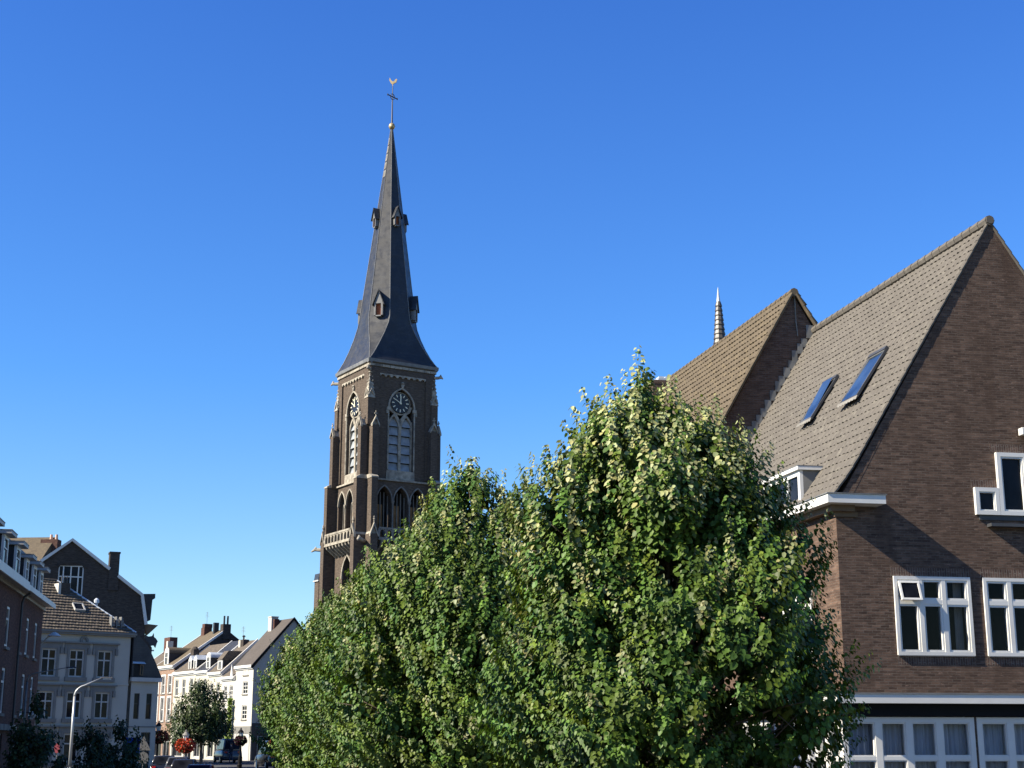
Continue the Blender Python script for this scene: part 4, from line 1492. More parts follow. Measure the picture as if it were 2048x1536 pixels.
    MB().add([(-0.34, 0.06, 0.05), (0.3, 0.06, 0.05), (0.3, 0.74, 0.05), (-0.34, 0.74, 0.05)], [(0, 1, 2, 3)]).build('pane', 'glass', s)
    for x in (-1.35, -0.98, -0.61):
        v = MB()
        for k in range(4):
            v.box(x - 0.13, x + 0.13, 0.12 + 0.1 * k, 0.2 + 0.1 * k, 9.85 + 0.16 * k, 9.97 + 0.16 * k)
        v.box(x - 0.16, x - 0.10, 0.08, 0.5, 9.74, 10.52)
        v.build('tile_vent', 'lead', t)
    MB().lathe([(0.09, 11.2), (0.09, 11.55), (0.19, 11.6), (0.19, 11.82), (0.05, 11.95)], 10, (-1.75, 2.3)).build('roof_vent', 'zinc', t)
    return t


build_grey_house()


def build_annexe():
    t = thing('annexe_house', 'low two storey grey annexe with narrow dark windows and steep slate roof', 'house', RZ(40, (*GRO, 0)) @ Vector((0.26, 0.05, 0)), 40)
    W, D, EZ = 2.1, 6.0, 6.05
    holes = [rect(0.30, 0.72, 3.42, 5.2), rect(1.24, 1.66, 3.42, 5.2), rect(0.98, 1.72, -0.1, 2.5)]
    b = MB()
    b.holed([(0, -0.6), (W, -0.6), (W, EZ), (0, EZ)], holes, 0, 0.2)
    b.holed([(0, -0.6), (D, -0.6), (D, EZ), (0, EZ)], [], 0, 0.1, T=RZ(90, (W, 0, 0)))
    b.build('wall', 'grey_wall', t)
    for h in holes[:2]:
        window(t, h[0][0], h[1][0], 3.42, 5.2, 0.1, (), (0.6,), 0.05, 0.04, 0.07, frame='dark_paint')
    d = window(t, 0.98, 1.72, -0.1, 2.5, 0.1, (0.4,), (0.5, 0.78), 0.06, 0.05, 0.07, frame='dark_paint', name='door')
    MB().box(1.04, 1.14, 0.12, 0.16, 0.4, 2.2).build('curtain', 'cream_paint', t)
    MB().box(0, W + 0.02, -0.03, -0.003, 2.84, 2.93).build('string_course', 'grey_trim', t)
    MB().box(-0.12, W + 0.12, -0.28, -0.003, 6.02, 6.3).box(W + 0.003, W + 0.12, 0, D, 6.02, 6.3).build('cornice', 'white_old', t)
    MB().prism([(-0.1, 6.3), (W + 0.15, 6.3), (W - 0.35, 7.3), (W - 1.1, 8.6), (-0.1, 9.6)], -0.2, D).build('gable_roof', 'slate_dark', t)
    MB().add([(-0.1, -0.26, 6.31), (W + 0.15, -0.26, 6.31), (W - 1.0, 2.0, 8.65), (-0.1, 2.0, 8.65)], [(0, 1, 2, 3)]).build('roof_slope', 'slate_dark', t)
    dm = MB().box(0.02, 0.74, -0.2, 1.6, 6.35, 7.25).build('dormer', 'slate_dark', t)
    window(t, 0.50, 0.74, 6.45, 7.2, -0.26, (), (), 0.05, 0.03, 0.055, name='dormer_window', frame='soffit')
    MB().frustum(-0.1, 0.86, -0.42, 1.7, 7.25, 0.0, 0.7, 0.3, 1.6, 7.75).build('dormer_roof', 'zinc', dm)
    MB().frustum(W - 0.85, W + 0.1, 1.2, 2.6, 6.9, W - 0.80, W - 0.05, 1.25, 2.5, 7.35).build('side_dormer_roof', 'zinc', t)
    return t


build_annexe()


# ------------------------------------------------------------------ big dark gable behind, with its tan neighbour
def build_dark_gable():
    t = thing('gable_house', 'tall dark brick house with white bargeboards and wide arched attic window', 'house', (-38.033, 125.0, 0), 22)
    b = MB()
    outer = [(-4.0, -0.6), (7.3, -0.6), (7.3, 9.8), (6.62, 10.6), (6.62, 11.8), (6.2, 14.2), (0.0, 18.75), (-2.2, 17.0), (-4.0, 15.6)]
    win = arch(0.09, 2.1, 16.2, 16.62, 6, base=13.7)
    b.holed(outer, [win], 0, 0.16)
    b.prism([(7.29, -0.6), (7.29, 9.8), (6.62, 10.6), (6.62, -0.6)], 0.1, 12)
    b.build('wall', 'brick_dark', t)
    rm = MB()
    rm.prism([(-3.9, 15.5), (-2.2, 16.9), (0, 18.6), (6.1, 14.1), (6.5, 11.6), (-3.9, 11.6)], 0.3, 14)
    rm.build('roof', 'slate_dark', t)
    # bargeboards
    bb = MB()
    band_along([(-2.5, 16.82), (0, 18.82), (3.3, 16.42)], 0.26, -0.24, 0.1, bb)
    band_along([(4.02, 15.88), (6.18, 14.3), (6.66, 11.75)], 0.26, -0.24, 0.1, bb)
    bb.build('bargeboard', 'white', t)
    MB().box(3.25, 4.08, -0.12, 0.9, 14.6, 17.8).box(3.2, 4.13, -0.17, 0.95, 17.802, 17.95).build('chimney', 'brick_dark', t)
    w = window(t, -0.96, 1.14, 13.7, 16.62, 0.06, (0.17, 0.5, 0.83), (0.68,), 0.10, 0.10, 0.09, name='arched_window')
    hm = MB()
    band_along([(-1.3, 16.45), (-0.6, 16.78), (0.09, 16.88), (0.8, 16.78), (1.5, 16.45)], 0.14, -0.05, 0.05, hm)
    hm.build('hood_mould', 'brick_dark', t)
    # side dormer cheek and projecting gutters on the right
    MB().prism([(6.35, 11.9), (7.1, 12.2), (7.18, 14.0), (7.4, 14.1), (7.4, 14.5), (6.3, 14.45)], 0.5, 2.0).build('side_dormer', 'slate_dark', t)
    MB().prism([(6.62, 11.5), (6.9, 10.9), (7.3, 11.3), (7.75, 11.75), (6.65, 11.85)], 0.2, 1.4).build('gutter_end', 'soffit', t)
    MB().box(6.62, 7.5, 0.05, 0.2, 9.5, 9.62).box(5.7, 5.95, -0.05, -0.003, 10.2, 10.45).box(6.15, 6.4, -0.05, -0.003, 10.2, 10.45).build('wall_plate', 'white_old', t)
    return t


build_dark_gable()
vb = thing('wall_ornament', 'dark carved bracket figure jutting from the tall dark gable house beside the sky', 'ornament', RZ(22, (-38.033, 125.0, 0)) @ Vector((6.66, 0.2, 0)), 22)
MB().prism([(0.0, 9.9), (0.8, 10.0), (0.95, 9.8), (1.05, 10.2), (1.12, 10.35), (0.95, 10.6), (0.78, 10.72), (0.74, 11.05), (0.62, 10.8), (0.3, 10.75), (0.0, 10.9)], -0.12, 0.12).build('figure', 'iron', vb)
MB().tube([(0.0, 0, 9.5), (0.7, 0, 10.1)], 0.04, 6).build('stay', 'iron', vb)

tn = thing('townhouse', 'distant house with a sunlit tan roof peeping over the white dormers', 'house', (-44.6, 131.5, 0), -4)
MB().box(-6, 1.7, 0, 8, -0.6, 17.4).build('wall', 'white_wall', tn)
MB().prism([(-0.3, 17.4), (3.4, 20.4), (7.5, 17.4)], -6.2, 1.8, T=Matrix(((0, 1, 0, 0), (1, 0, 0, 0), (0, 0, 1, 0), (0, 0, 0, 1)))).build('roof', 'tile_tan', tn)
c_ = MB().box(0.7, 2.3, 2.6, 3.6, 17.4, 20.1).build('chimney', 'brick_red', tn)
for x in (1.5, 2.0):
    MB().lathe([(0.16, 20.1), (0.12, 20.6)], 8, (x, 3.1)).build('chimney_pot', 'ceramic', c_)


# ------------------------------------------------------------------ the sunlit row across the street
FO, FA = (-27.04, 154.31), -55.6
SW = Matrix(((0, 1, 0, 0), (1, 0, 0, 0), (0, 0, 1, 0), (0, 0, 0, 1)))


def at_row(u, y=0.0):
    return RZ(FA, (FO[0], FO[1], 0)) @ Vector((u, y, 0))


def row_house(label, u0, u1, ez, rz, depth, wall, roof, floors, cols, ww=0.9, cornice='white', right_gable=None, frame='white', ground='shop', parapet=True, rows=(0.5,), midcol=(0.5,)):
    """one house of the row; local x runs along the facade from its left end"""
    t = thing('row_house', label, 'house', at_row(u0), FA, 'houses in the sunlit row')
    W = u1 - u0
    holes = []
    for z0, z1 in floors:
        for c in cols:
            holes.append(rect(c - ww / 2, c + ww / 2, z0, z1))
    gh = []
    if ground == 'shop':
        gh = [rect(0.35, W * 0.55, 0.25, 2.6), rect(W * 0.62, W - 0.3, -0.05, 2.6)]
    elif ground == 'windows':
        gh = [rect(c - ww / 2, c + ww / 2, 0.6, 2.7) for c in cols]
    b = MB()
    b.holed([(0, -0.6), (W, -0.6), (W, ez), (0, ez)], holes + gh, 0, 0.16)
    hd = depth / 2
    for T, mat_i in ((RZ(90, (W, 0, 0)), 1), (RZ(-90, (0, depth, 0)), 1)):
        b.holed([(0, -0.6), (depth, -0.6), (depth, ez), (hd, rz - 0.1), (0, ez)], [], 0, 0.1, m=mat_i, T=T)
    b.build('wall', [wall, right_gable or wall], t)
    MB().box(0.02, W - 0.02, -0.28, -0.003, ez - 0.02, ez + 0.26).box(0.02, W - 0.02, -0.12, -0.003, ez - 0.18, ez - 0.022).build('cornice', cornice, t)
    rf = MB()
    rf.prism([(-0.25, ez + 0.2), (hd, rz), (depth + 0.2, ez + 0.2), (depth, ez + 0.05), (hd, rz - 0.14), (0, ez + 0.05)], 0.06, W - 0.06, T=SW)
    rf.build('roof', roof, t)
    if parapet:
        p = MB()
        for x in (0.0, W):
            p.prism([(-0.3, ez + 0.15), (hd, rz + 0.12), (hd, rz - 0.15), (-0.1, ez - 0.15)], x - 0.09, x + 0.09, T=SW)
        p.build('gable_coping', 'white', t)
    for z0, z1 in floors:
        for c in cols:
            window(t, c - ww / 2, c + ww / 2, z0, z1, 0.06, midcol, rows, 0.09, 0.06, 0.08, frame=frame)
            MB().box(c - ww / 2 - 0.08, c + ww / 2 + 0.08, -0.10, 0.02, z0 - 0.12, z0 - 0.003).build('window_sill', 'stone_dark', t)
    for h in gh:
        window(t, h[0][0], h[1][0], h[0][1], h[2][1], 0.07, (0.5,), (0.75,), 0.09, 0.06, 0.08, frame='white_old' if ground == 'shop' else frame, name='shop_window' if ground == 'shop' else 'window')
    return t, W, ez, rz, hd


def dormer_on(t, x, w, z0, h, y0, depth, kind, wall='white', cheek='slate_dark', roofm='zinc'):
    """dormer with arched, gabled or flat head"""
    d = MB()
    d.box(x - w / 2, x + w / 2, y0 + 0.08, y0 + depth, z0, z0 + h)
    o = d.build('dormer', cheek, t)
    f = MB()
    if kind == 'arch':
        top = [(x + (w / 2 + 0.06) * math.cos(a), z0 + h + (w / 2 + 0.06) * math.sin(a) * 1.0) for a in [math.pi * i / 12 for i in range(13)]]
        f.prism([(x - w / 2 - 0.06, z0), (x + w / 2 + 0.06, z0)] + top, y0, y0 + 0.075)
        f.build('dormer_front', wall, o)
        rr = [(x + (w / 2 + 0.1) * math.cos(a), z0 + h + (w / 2 + 0.1) * math.sin(a)) for a in [math.pi * i / 12 for i in range(13)]]
        MB().prism(rr, y0 + 0.08, y0 + depth).build('dormer_roof', roofm, o)
    elif kind == 'gable':
        f.prism([(x - w / 2 - 0.05, z0), (x + w / 2 + 0.05, z0), (x + w / 2 + 0.05, z0 + h), (x, z0 + h + w * 0.55), (x - w / 2 - 0.05, z0 + h)], y0, y0 + 0.075)
        f.build('dormer_front', wall, o)
        MB().prism([(x - w / 2 - 0.14, z0 + h - 0.04), (x + w / 2 + 0.14, z0 + h - 0.04), (x, z0 + h + w * 0.62)], y0 + 0.08, y0 + depth).build('dormer_roof', roofm, o)
    else:
        f.box(x - w / 2 - 0.05, x + w / 2 + 0.05, y0, y0 + 0.075, z0, z0 + h)
        f.build('dormer_front', wall, o)
        MB().frustum(x - w / 2 - 0.1, x + w / 2 + 0.1, y0 - 0.1, y0 + depth, z0 + h, x - w / 2 - 0.02, x + w / 2 + 0.02, y0 + 0.7, y0 + depth + 1.2, z0 + h + 1.0).build('dormer_roof', roofm, o)
    window(t, x - w * 0.34, x + w * 0.34, z0 + 0.1, z0 + h + (0.1 if kind == 'arch' else -0.1), y0 - 0.035, (0.5,), (0.6,) if kind == 'arch' else (), 0.06, 0.05, 0.034, name='dormer_window')
    return o


# A: white corner house with the long shaded gable
A, W, ez, rz, hd = row_house('white corner house with plain grey roof and long shaded side gable by the lindens', -4.4, 0.05, 9.45, 14.75, 8.9, 'white_wall', 'tile_smooth',
                             ((6.75, 8.05), (4.15, 5.6)), (2.55,), 1.25, parapet=False, ground=None, rows=(0.33, 0.66), midcol=(0.5,))
window(A, 1.95, 3.2, 8.75, 9.2, -0.03, (0.33, 0.66), (), 0.06, 0.09, 0.1, name='attic_window')
MB().box(1.85, 3.3, -0.10, -0.003, 8.6, 8.7).build('window_sill', 'stone_dark', A)
vg = MB()
vg.prism([(-0.35, ez + 0.1), (hd, rz + 0.08), (depth_ := 9.15, ez + 0.1), (9.0, ez - 0.12), (hd, rz - 0.2), (-0.2, ez - 0.12)], W - 0.03, W + 0.14, T=SW)
vg.build('verge', 'black', A)
MB().box(0.5, 1.3, 3.3, 4.1, 12.6, 15.0).box(0.45, 1.35, 3.25, 4.15, 15.002, 15.1).build('chimney', 'white_wall', A)
MB().box(1.302, 1.6, 3.5, 4.1, 12.6, 14.8).build('chimney', 'brick_red', A)
MB().box(0.02, W - 0.02, -0.06, -0.003, 2.7, 3.45).build('shop_fascia', 'grey_trim', A)
MB().box(W + 0.003, W + 0.07, 0.0, 8.8, 2.6, 3.75).box(W + 0.003, W + 0.05, 0.1, 8.8, -0.3, 2.598).build('dark_plinth', 'dark_paint', A)
for x0, x1 in ((0.3, 1.0), (1.2, 2.3), (3.9, 4.2)):
    MB().box(x0, x1, -0.05, -0.003, -0.1, 2.69).build('door_surround', 'white_old', A)
window(A, 1.3, 2.2, 0.2, 2.5, -0.12, (0.33, 0.66), (0.33, 0.66), 0.07, 0.06, 0.065)
TW = RZ(90, (W + 0.02, 0, 0))
window(A, 1.0, 1.75, 4.2, 6.1, -0.04, (0.5,), (0.33, 0.66), 0.06, 0.05, 0.05, T=TW, frame='grey_trim')
MB().box(0.85, 1.9, -0.1, 0.0, 4.05, 4.15, T=TW).build('window_sill', 'stone_dark', A)
for x0, x1 in ((0.7, 2.9), (3.4, 6.2)):
    window(A, x0, x1, 0.5, 2.45, -0.10, (0.33, 0.66), (0.5,), 0.06, 0.06, 0.045, T=TW, frame='white_old', name='shop_window')

# B: narrow low white house
B, W, ez, rz, hd = row_house('narrow low white house squeezed against the white corner house', -7.9, -4.4, 8.45, 11.7, 7.5, 'white_wall', 'tile_dark',
                             ((6.2, 7.75), (3.7, 5.3)), (0.95, 2.45), 0.85, ground='shop', rows=(0.33, 0.66))
MB().prism([(2.7, 8.7), (3.3, 8.7), (3.0, 10.0)], -0.3, -0.2).box(2.85, 3.15, -0.32, -0.2, 8.4, 8.9).build('gable_ornament', 'white', B)
# C: cream house with one small flat dormer
C, W, ez, rz, hd = row_house('cream house with one small flat dormer and striped tile roof', -11.6, -7.95, 9.05, 12.9, 8.0, 'cream_paint', 'tile_dark',
                             ((6.3, 8.2), (3.6, 5.5)), (0.9, 2.6), 0.85)
dormer_on(C, 2.5, 1.15, 9.45, 1.15, 0.15, 2.2, 'flat', roofm='tile_dark')
c_ = MB().box(0.4, 1.6, 3.2, 3.9, 11.5, 13.0).build('chimney', 'brick_dark', C)
MB().box(0.38, 0.9, 3.15, 3.197, 11.5, 12.95).build('pale_face', 'cream_paint', c_)  # paler slab over part of the chimney front
MB().lathe([(0.1, 13.0), (0.1, 13.3), (0.22, 13.38), (0.1, 13.5)], 8, (1.0, 3.5)).build('chimney_pot', 'iron', c_)
# D: cream house with arched zinc dormer
Dh, W, ez, rz, hd = row_house('cream house with a round headed zinc dormer', -15.4, -11.65, 9.35, 13.1, 8.4, 'cream_paint', 'slate_dark',
                              ((6.6, 8.7), (3.7, 5.9)), (0.9, 2.75), 0.85)
dormer_on(Dh, 3.0, 1.0, 9.75, 1.25, 0.15, 2.8, 'arch')
# E: cream house with two pointed dormers
Eh, W, ez, rz, hd = row_house('cream house with paired pointed white dormers', -21.9, -15.45, 9.45, 13.0, 8.4, 'cream_paint', 'tile_dark',
                              ((7.0, 8.9), (3.8, 5.9)), (0.95, 3.1, 5.3), 0.95)
dormer_on(Eh, 4.1, 0.8, 9.8, 1.2, 0.2, 2.0, 'gable')
dormer_on(Eh, 5.6, 0.8, 9.8, 1.2, 0.2, 2.0, 'gable')
MB().box(2.4, 3.3, 0.9, 1.6, 9.6, 12.2).lathe([(0.42, 12.1), (0.42, 12.3), (0.2, 12.6)], 10, (2.85, 1.25)).build('chimney', 'brick_dark', Eh)
# F: pink brick house with white window surrounds and a high tan roof
F, W, ez, rz, hd = row_house('pink brick house with white window surrounds and a high brown roof', -28.2, -21.95, 10.35, 15.0, 12.6, 'brick_pale', 'tile_tan',
                             ((7.4, 9.4), (4.2, 6.9)), (1.1, 3.1, 5.2), 1.0, right_gable='brick_dark')
for c in (1.1, 3.1, 5.2):
    for z0, z1 in ((7.4, 9.4), (4.2, 6.9)):
        MB().box(c - 0.68, c - 0.505, -0.05, 0.02, z0 - 0.1, z1 + 0.2).box(c + 0.505, c + 0.68, -0.05, 0.02, z0 - 0.1, z1 + 0.2).box(c - 0.503, c + 0.503, -0.05, 0.02, z1 + 0.003, z1 + 0.2).build('window_surround', 'white', F)
dormer_on(F, 3.3, 1.25, 10.65, 1.45, 0.1, 3.6, 'arch', roofm='tile_tan')
MB().box(W - 0.75, W + 0.1, 5.8, 6.8, 13.8, 15.6).build('chimney', 'brick_dark', F)
fl_ = MB()
for y in (6.1, 6.55):
    fl_.tube([(W - 0.35, y, 15.6), (W - 0.35, y, 16.6)], 0.12, 8)
fl_.build('flue', 'slate_dark', F)
MB().box(W - 2.5, W - 2.1, 5.6, 6.2, 13.8, 15.9).build('chimney', 'slate_dark', F)
c_ = MB().box(0.1, 1.1, 5.6, 6.6, 13.8, 15.5).box(0.4, 1.2, 5.6, 6.6, 15.5, 15.95).build('chimney', 'brick_red', F)
# G: last visible house of the row, brown roof and big chimneys
G, W, ez, rz, hd = row_house('farthest brick house of the row with clustered chimneys', -36.0, -28.3, 9.6, 13.2, 9.0, 'brick_pale', 'tile_dark',
                             ((6.8, 8.7), (3.9, 5.9)), (1.3, 3.8, 6.4), 0.95, right_gable='brick_red')
MB().box(1.0, 2.9, 3.6, 4.6, 12.4, 14.6).build('chimney', 'brick_red', G)
MB().box(5.4, 5.9, 2.2, 2.9, 11.0, 13.9).build('chimney', 'white_wall', G)
for h_, cx, cy, cz in ((G, 1.9, 4.1, 14.6), (C, 0.8, 3.5, 13.0), (F, 0.6, 6.1, 15.95)):
    ae = MB()
    ae.tube([(cx, cy, cz - 0.4), (cx, cy, cz + 1.5)], 0.02, 5)
    for k_ in range(4):
        ae.tube([(cx - 0.35 + 0.05 * k_, cy - 0.1, cz + 0.9 + 0.17 * k_), (cx + 0.35 - 0.05 * k_, cy + 0.1, cz + 0.9 + 0.17 * k_)], 0.012, 4)
    ae.build('aerial', 'lead', h_)
# farther roofs closing the street
for lab, u, y, w, z, rz_, m1 in (('distant dark brick block behind the brown roofed pink house', -22, 14, 12, 13.2, 15.0, 'brick_red'),
                                 ('distant red brick block behind the pointed dormers', -10, 13, 7.5, 12.6, 13.9, 'brick_red')):
    q = thing('townhouse', lab, 'house', at_row(u, y), FA, 'distant house blocks')
    MB().box(-w / 2, w / 2, 0, 8, -0.6, z).build('wall', m1, q)
    MB().prism([(-0.3, z), (4, rz_), (8.3, z)], -w / 2, w / 2, T=SW).build('roof', 'tile_dark', q)


# ------------------------------------------------------------------ trees
def leaf_mesh(name, P, AX, NRM, size, col, mtl, parent, width=0.92, fold=0.2):
    """P leaf base points, AX direction of the blade, NRM its normal, size, rgb colours -> one crown mesh"""
    n = len(P)
    AX = AX / np.linalg.norm(AX, axis=1)[:, None]
    NRM = NRM - AX * (NRM * AX).sum(1)[:, None]
    NRM /= np.maximum(1e-6, np.linalg.norm(NRM, axis=1))[:, None]
    SD = np.cross(AX, NRM)
    s = size[:, None]
    w = width * s
    curl = np.random.default_rng(3).uniform(0.0, 0.22, n)[:, None] * s
    pts = np.empty((n, 6, 3), np.float32)
    pts[:, 0] = P
    pts[:, 1] = P + AX * s * 0.22 + SD * w * 0.44 + NRM * w * fold * 0.38
    pts[:, 2] = P + AX * s * 0.66 + SD * w * 0.36 + NRM * (w * fold * 0.25) - NRM * curl * 0.4
    pts[:, 3] = P + AX * s * 1.02 - NRM * curl
    pts[:, 4] = P + AX * s * 0.66 - SD * w * 0.36 + NRM * (w * fold * 0.25) - NRM * curl * 0.4
    pts[:, 5] = P + AX * s * 0.22 - SD * w * 0.44 + NRM * w * fold * 0.38
    base = (np.arange(n) * 6)[:, None]
    F = np.concatenate([base + np.array([[0, 1, 2, 3]]), base + np.array([[0, 3, 4, 5]])], 1).reshape(-1)
    me = bpy.data.meshes.new(name)
    me.vertices.add(n * 6)
    me.vertices.foreach_set('co', pts.ravel())
    me.loops.add(n * 8)
    me.loops.foreach_set('vertex_index', F.astype(np.int32))
    me.polygons.add(n * 2)
    me.polygons.foreach_set('loop_start', np.arange(0, n * 8, 4, dtype=np.int32))
    me.polygons.foreach_set('loop_total', np.full(n * 2, 4, np.int32))
    ca = me.attributes.new('leaf_colour', 'FLOAT_COLOR', 'POINT')
    c4 = np.ones((n, 6, 4), np.float32)
    c4[:, :, :3] = col[:, None, :]
    ca.data.foreach_set('color', c4.ravel())
    me.materials.append(M[mtl])
    me.update(calc_edges=True)
    me.validate()
    o = bpy.data.objects.new(name, me)
    COL.objects.link(o)
    o.parent = parent
    return o


def unit(v):
    return v / np.maximum(1e-9, np.linalg.norm(v, axis=-1))[..., None]


def crown_tree(name, label, cat, loc, prof, seed, lobes=70, shoots=2600, per=18, leaf=0.085, lr=(0.55, 1.0), pale=0.3, group=None, green=(0.052, 0.091, 0.0145),
               leaders=(), hole=0.12, mtl='leaf', shoot_len=(0.35, 0.75), trunk_r=0.16, top_pale=None, inner=0.9, gap=0.2, gaps=()):
    """tree with a lobed crown; prof = [(z, radius, dx, dy)], leaders = extra lobes (dx, dy, z, r, rz)"""
    rng = np.random.default_rng(seed)
    t = thing(name, label, cat, loc, 0, group)
    zs = np.array([p[0] for p in prof], float)
    rs = np.array([p[1] for p in prof], float)
    xs = np.array([p[2] for p in prof], float)
    ys = np.array([p[3] for p in prof], float)
    H, Z0 = zs.max(), zs.min()
    # lobes hug the profile surface
    L = []
    wts = np.interp(np.linspace(Z0, H, 200), zs, rs) + 0.25
    zc = np.linspace(Z0, H, 200)
    wts /= wts.sum()
    ga = 2.39996
    zsorted = np.sort(rng.choice(zc, lobes, p=wts))
    for i, z in enumerate(zsorted):
        a = i * ga + rng.uniform(-0.4, 0.4)
        r = np.interp(z, zs, rs) * (1 + 0.10 * math.sin(3 * a + 1.7 * z + seed) + 0.09 * math.sin(5 * a - 2.3 * z + 2 * seed))
        lobe = rng.uniform(*lr) * min(1, 0.35 + r / 1.8)
        rz = lobe * rng.uniform(1.1, 1.7)
        d = max(0, r - lobe * rng.uniform(0.5, 1.05))
        L.append((np.interp(z, zs, xs) + d * math.cos(a), np.interp(z, zs, ys) + d * math.sin(a), z - rz * 0.25, lobe, rz))
    for (dx, dy, z, r, rz) in leaders:
        L.append((dx, dy, z - rz, r, rz))
    L = np.array(L)
    def lim_ok(Q, slack):
        ax = np.stack([np.interp(Q[:, 2], zs, xs), np.interp(Q[:, 2], zs, ys)], 1)
        return (np.linalg.norm(Q[:, :2] - ax, axis=1) < np.interp(Q[:, 2], zs, rs) * slack + 0.1) & (Q[:, 2] > Z0 - 0.1)

    wl_ = L[:, 3] * L[:, 4]
    wl_ = wl_ / wl_.sum()
    RAD = np.stack([L[:, 3], L[:, 3], L[:, 4]], 1)
    # outer shoots: on the free surface of the lobes, kept apart so that dark clefts stay between them
    n0 = shoots * 7
    idx = rng.choice(len(L), n0, p=wl_)
    dv = unit(rng.normal(size=(n0, 3)))
    Q = L[idx, :3] + dv * RAD[idx] * rng.uniform(0.9, 1.03, n0)[:, None]
    ok = lim_ok(Q, 1.2)
    Q, dv, idx = Q[ok], dv[ok], idx[ok]
    buried = np.zeros(len(Q), bool)
    for k in range(len(L)):
        e = (Q - L[k, :3]) / RAD[k]
        buried |= ((e * e).sum(1) < 0.72) & (idx != k)
    Q, dv = Q[~buried], dv[~buried]
    cell = {}
    sel = []
    for i in range(len(Q)):
        key = tuple((Q[i] // gap).astype(int))
        clash = False
        for a in (-1, 0, 1):
            for b_ in (-1, 0, 1):
                for c in (-1, 0, 1):
                    for q in cell.get((key[0] + a, key[1] + b_, key[2] + c), ()):
                        if (Q[i, 0] - Q[q, 0]) ** 2 + (Q[i, 1] - Q[q, 1]) ** 2 + 0.35 * (Q[i, 2] - Q[q, 2]) ** 2 < gap * gap:
                            clash = True
        if clash:
            continue
        cell.setdefault(key, []).append(i)
        sel.append(i)
        if len(sel) >= shoots:
            break
    PO, DO = Q[sel], dv[sel]
    def open_ok(V):
        k_ = np.ones(len(V), bool)
        for gx, gz, gr in gaps:
            k_ &= ((V[:, 0] - gx) / gr) ** 2 + ((V[:, 2] + 0.15 - gz) / (gr * 0.8)) ** 2 > 1
        return k_
    k_ = open_ok(PO)
    PO, DO = PO[k_], DO[k_]
    # inner filling shoots
    ni = int(shoots * inner)
    idx = rng.choice(len(L), ni * 2, p=wl_)
    dv = unit(rng.normal(size=(ni * 2, 3)))
    Q = L[idx, :3] + dv * RAD[idx] * rng.uniform(0.35, 0.85, ni * 2)[:, None]
    ok = lim_ok(Q, 0.95)
    for h in rng.uniform([-4, -4, Z0], [4, 4, H], (int(hole * 160), 3)):
        ok &= np.linalg.norm((Q - h), axis=1) > rng.uniform(0.25, 0.5)
    ok &= open_ok(Q)
    PI_, DI = Q[ok][:ni], dv[ok][:ni]
    P0 = np.concatenate([PO, PI_])
    dirs = np.concatenate([DO, DI])
    ns, no_ = len(P0), len(PO)
    out = P0[:, :2] - np.stack([np.interp(P0[:, 2], zs, xs), np.interp(P0[:, 2], zs, ys)], 1)
    rad = np.linalg.norm(out, axis=1)
    outn = np.concatenate([out / np.maximum(rad, 1e-3)[:, None], np.zeros((ns, 1))], 1)
    # blend towards the lobe's own outside
    lob = dirs.copy()
    lob[:, 2] *= 0.3
    outn = unit(outn * 0.6 + lob * 0.7)
    hfrac = np.clip((P0[:, 2] - Z0) / (H - Z0), 0, 1)
    sd_ = unit(outn * (0.95 - 0.6 * hfrac)[:, None] + np.array([0, 0, 1.0]) * (0.35 + 0.95 * hfrac)[:, None] + rng.normal(size=(ns, 3)) * 0.17)
    sl = rng.uniform(*shoot_len, ns) * np.where(rng.random(ns) < 0.12, 1.45, 1.0)
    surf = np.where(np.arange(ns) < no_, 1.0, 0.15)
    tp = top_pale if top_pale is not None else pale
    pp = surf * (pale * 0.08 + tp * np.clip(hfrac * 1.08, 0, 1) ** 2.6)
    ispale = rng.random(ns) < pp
    tone = rng.normal(1, 0.26, ns).clip(0.5, 1.7)
    hue = rng.normal(0, 1, ns)
    k = np.tile(np.arange(per), ns)
    sidx = np.repeat(np.arange(ns), per)
    n = len(sidx)
    f = (k + rng.uniform(0, 1, n)) / per
    d = sd_[sidx]
    tw = unit(np.cross(d, np.array([0.3, 0.2, 1.0]) + rng.normal(size=(n, 3)) * 0.15))
    bt = np.cross(d, tw)
    az = k * 2.4 + rng.normal(0, 0.5, n)
    lat = tw * np.cos(az)[:, None] + bt * np.sin(az)[:, None]
    on = outn[sidx]
    spread = leaf * (1.35 - 0.95 * f)
    P = P0[sidx] + d * (sl[sidx] * (f - 0.25))[:, None] + lat * (spread * rng.uniform(0.2, 1.0, n))[:, None]
    droop = rng.uniform(0.35, 1.0, n)
    AX = unit(lat * 0.6 + on * 0.4 + np.array([0, 0, -1.0]) * droop[:, None] + rng.normal(size=(n, 3)) * 0.18)
    pj = rng.normal(size=(ns, 3)) * 0.22
    NR = unit(on * 0.7 + lat * 0.25 + np.array([0, 0, 1.0]) * 0.55 + pj[sidx] + rng.normal(size=(n, 3)) * 0.17)
    size = leaf * rng.uniform(0.7, 1.3, n) * (1.1 - 0.5 * f)
    g = np.array(green)
    base = g[None] * tone[sidx][:, None] * rng.normal(1, 0.13, n).clip(0.5, 1.7)[:, None]
    base = base * (1 + np.clip(hue[sidx], -1.2, 1.5)[:, None] * np.array([0.20, 0.04, -0.10]))
    young = np.clip((f - 0.55) / 0.45, 0, 1)[:, None] * rng.random(n)[:, None]
    base = base * (1 + young * np.array([0.7, 0.55, 0.2]))
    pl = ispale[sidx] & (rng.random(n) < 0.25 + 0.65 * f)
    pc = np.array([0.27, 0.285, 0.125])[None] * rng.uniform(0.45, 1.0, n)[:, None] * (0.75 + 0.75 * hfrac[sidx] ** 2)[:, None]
    pc = pc * (1 + rng.uniform(-0.12, 0.12, (n, 1)) * np.array([1.0, 0, -1.0]))
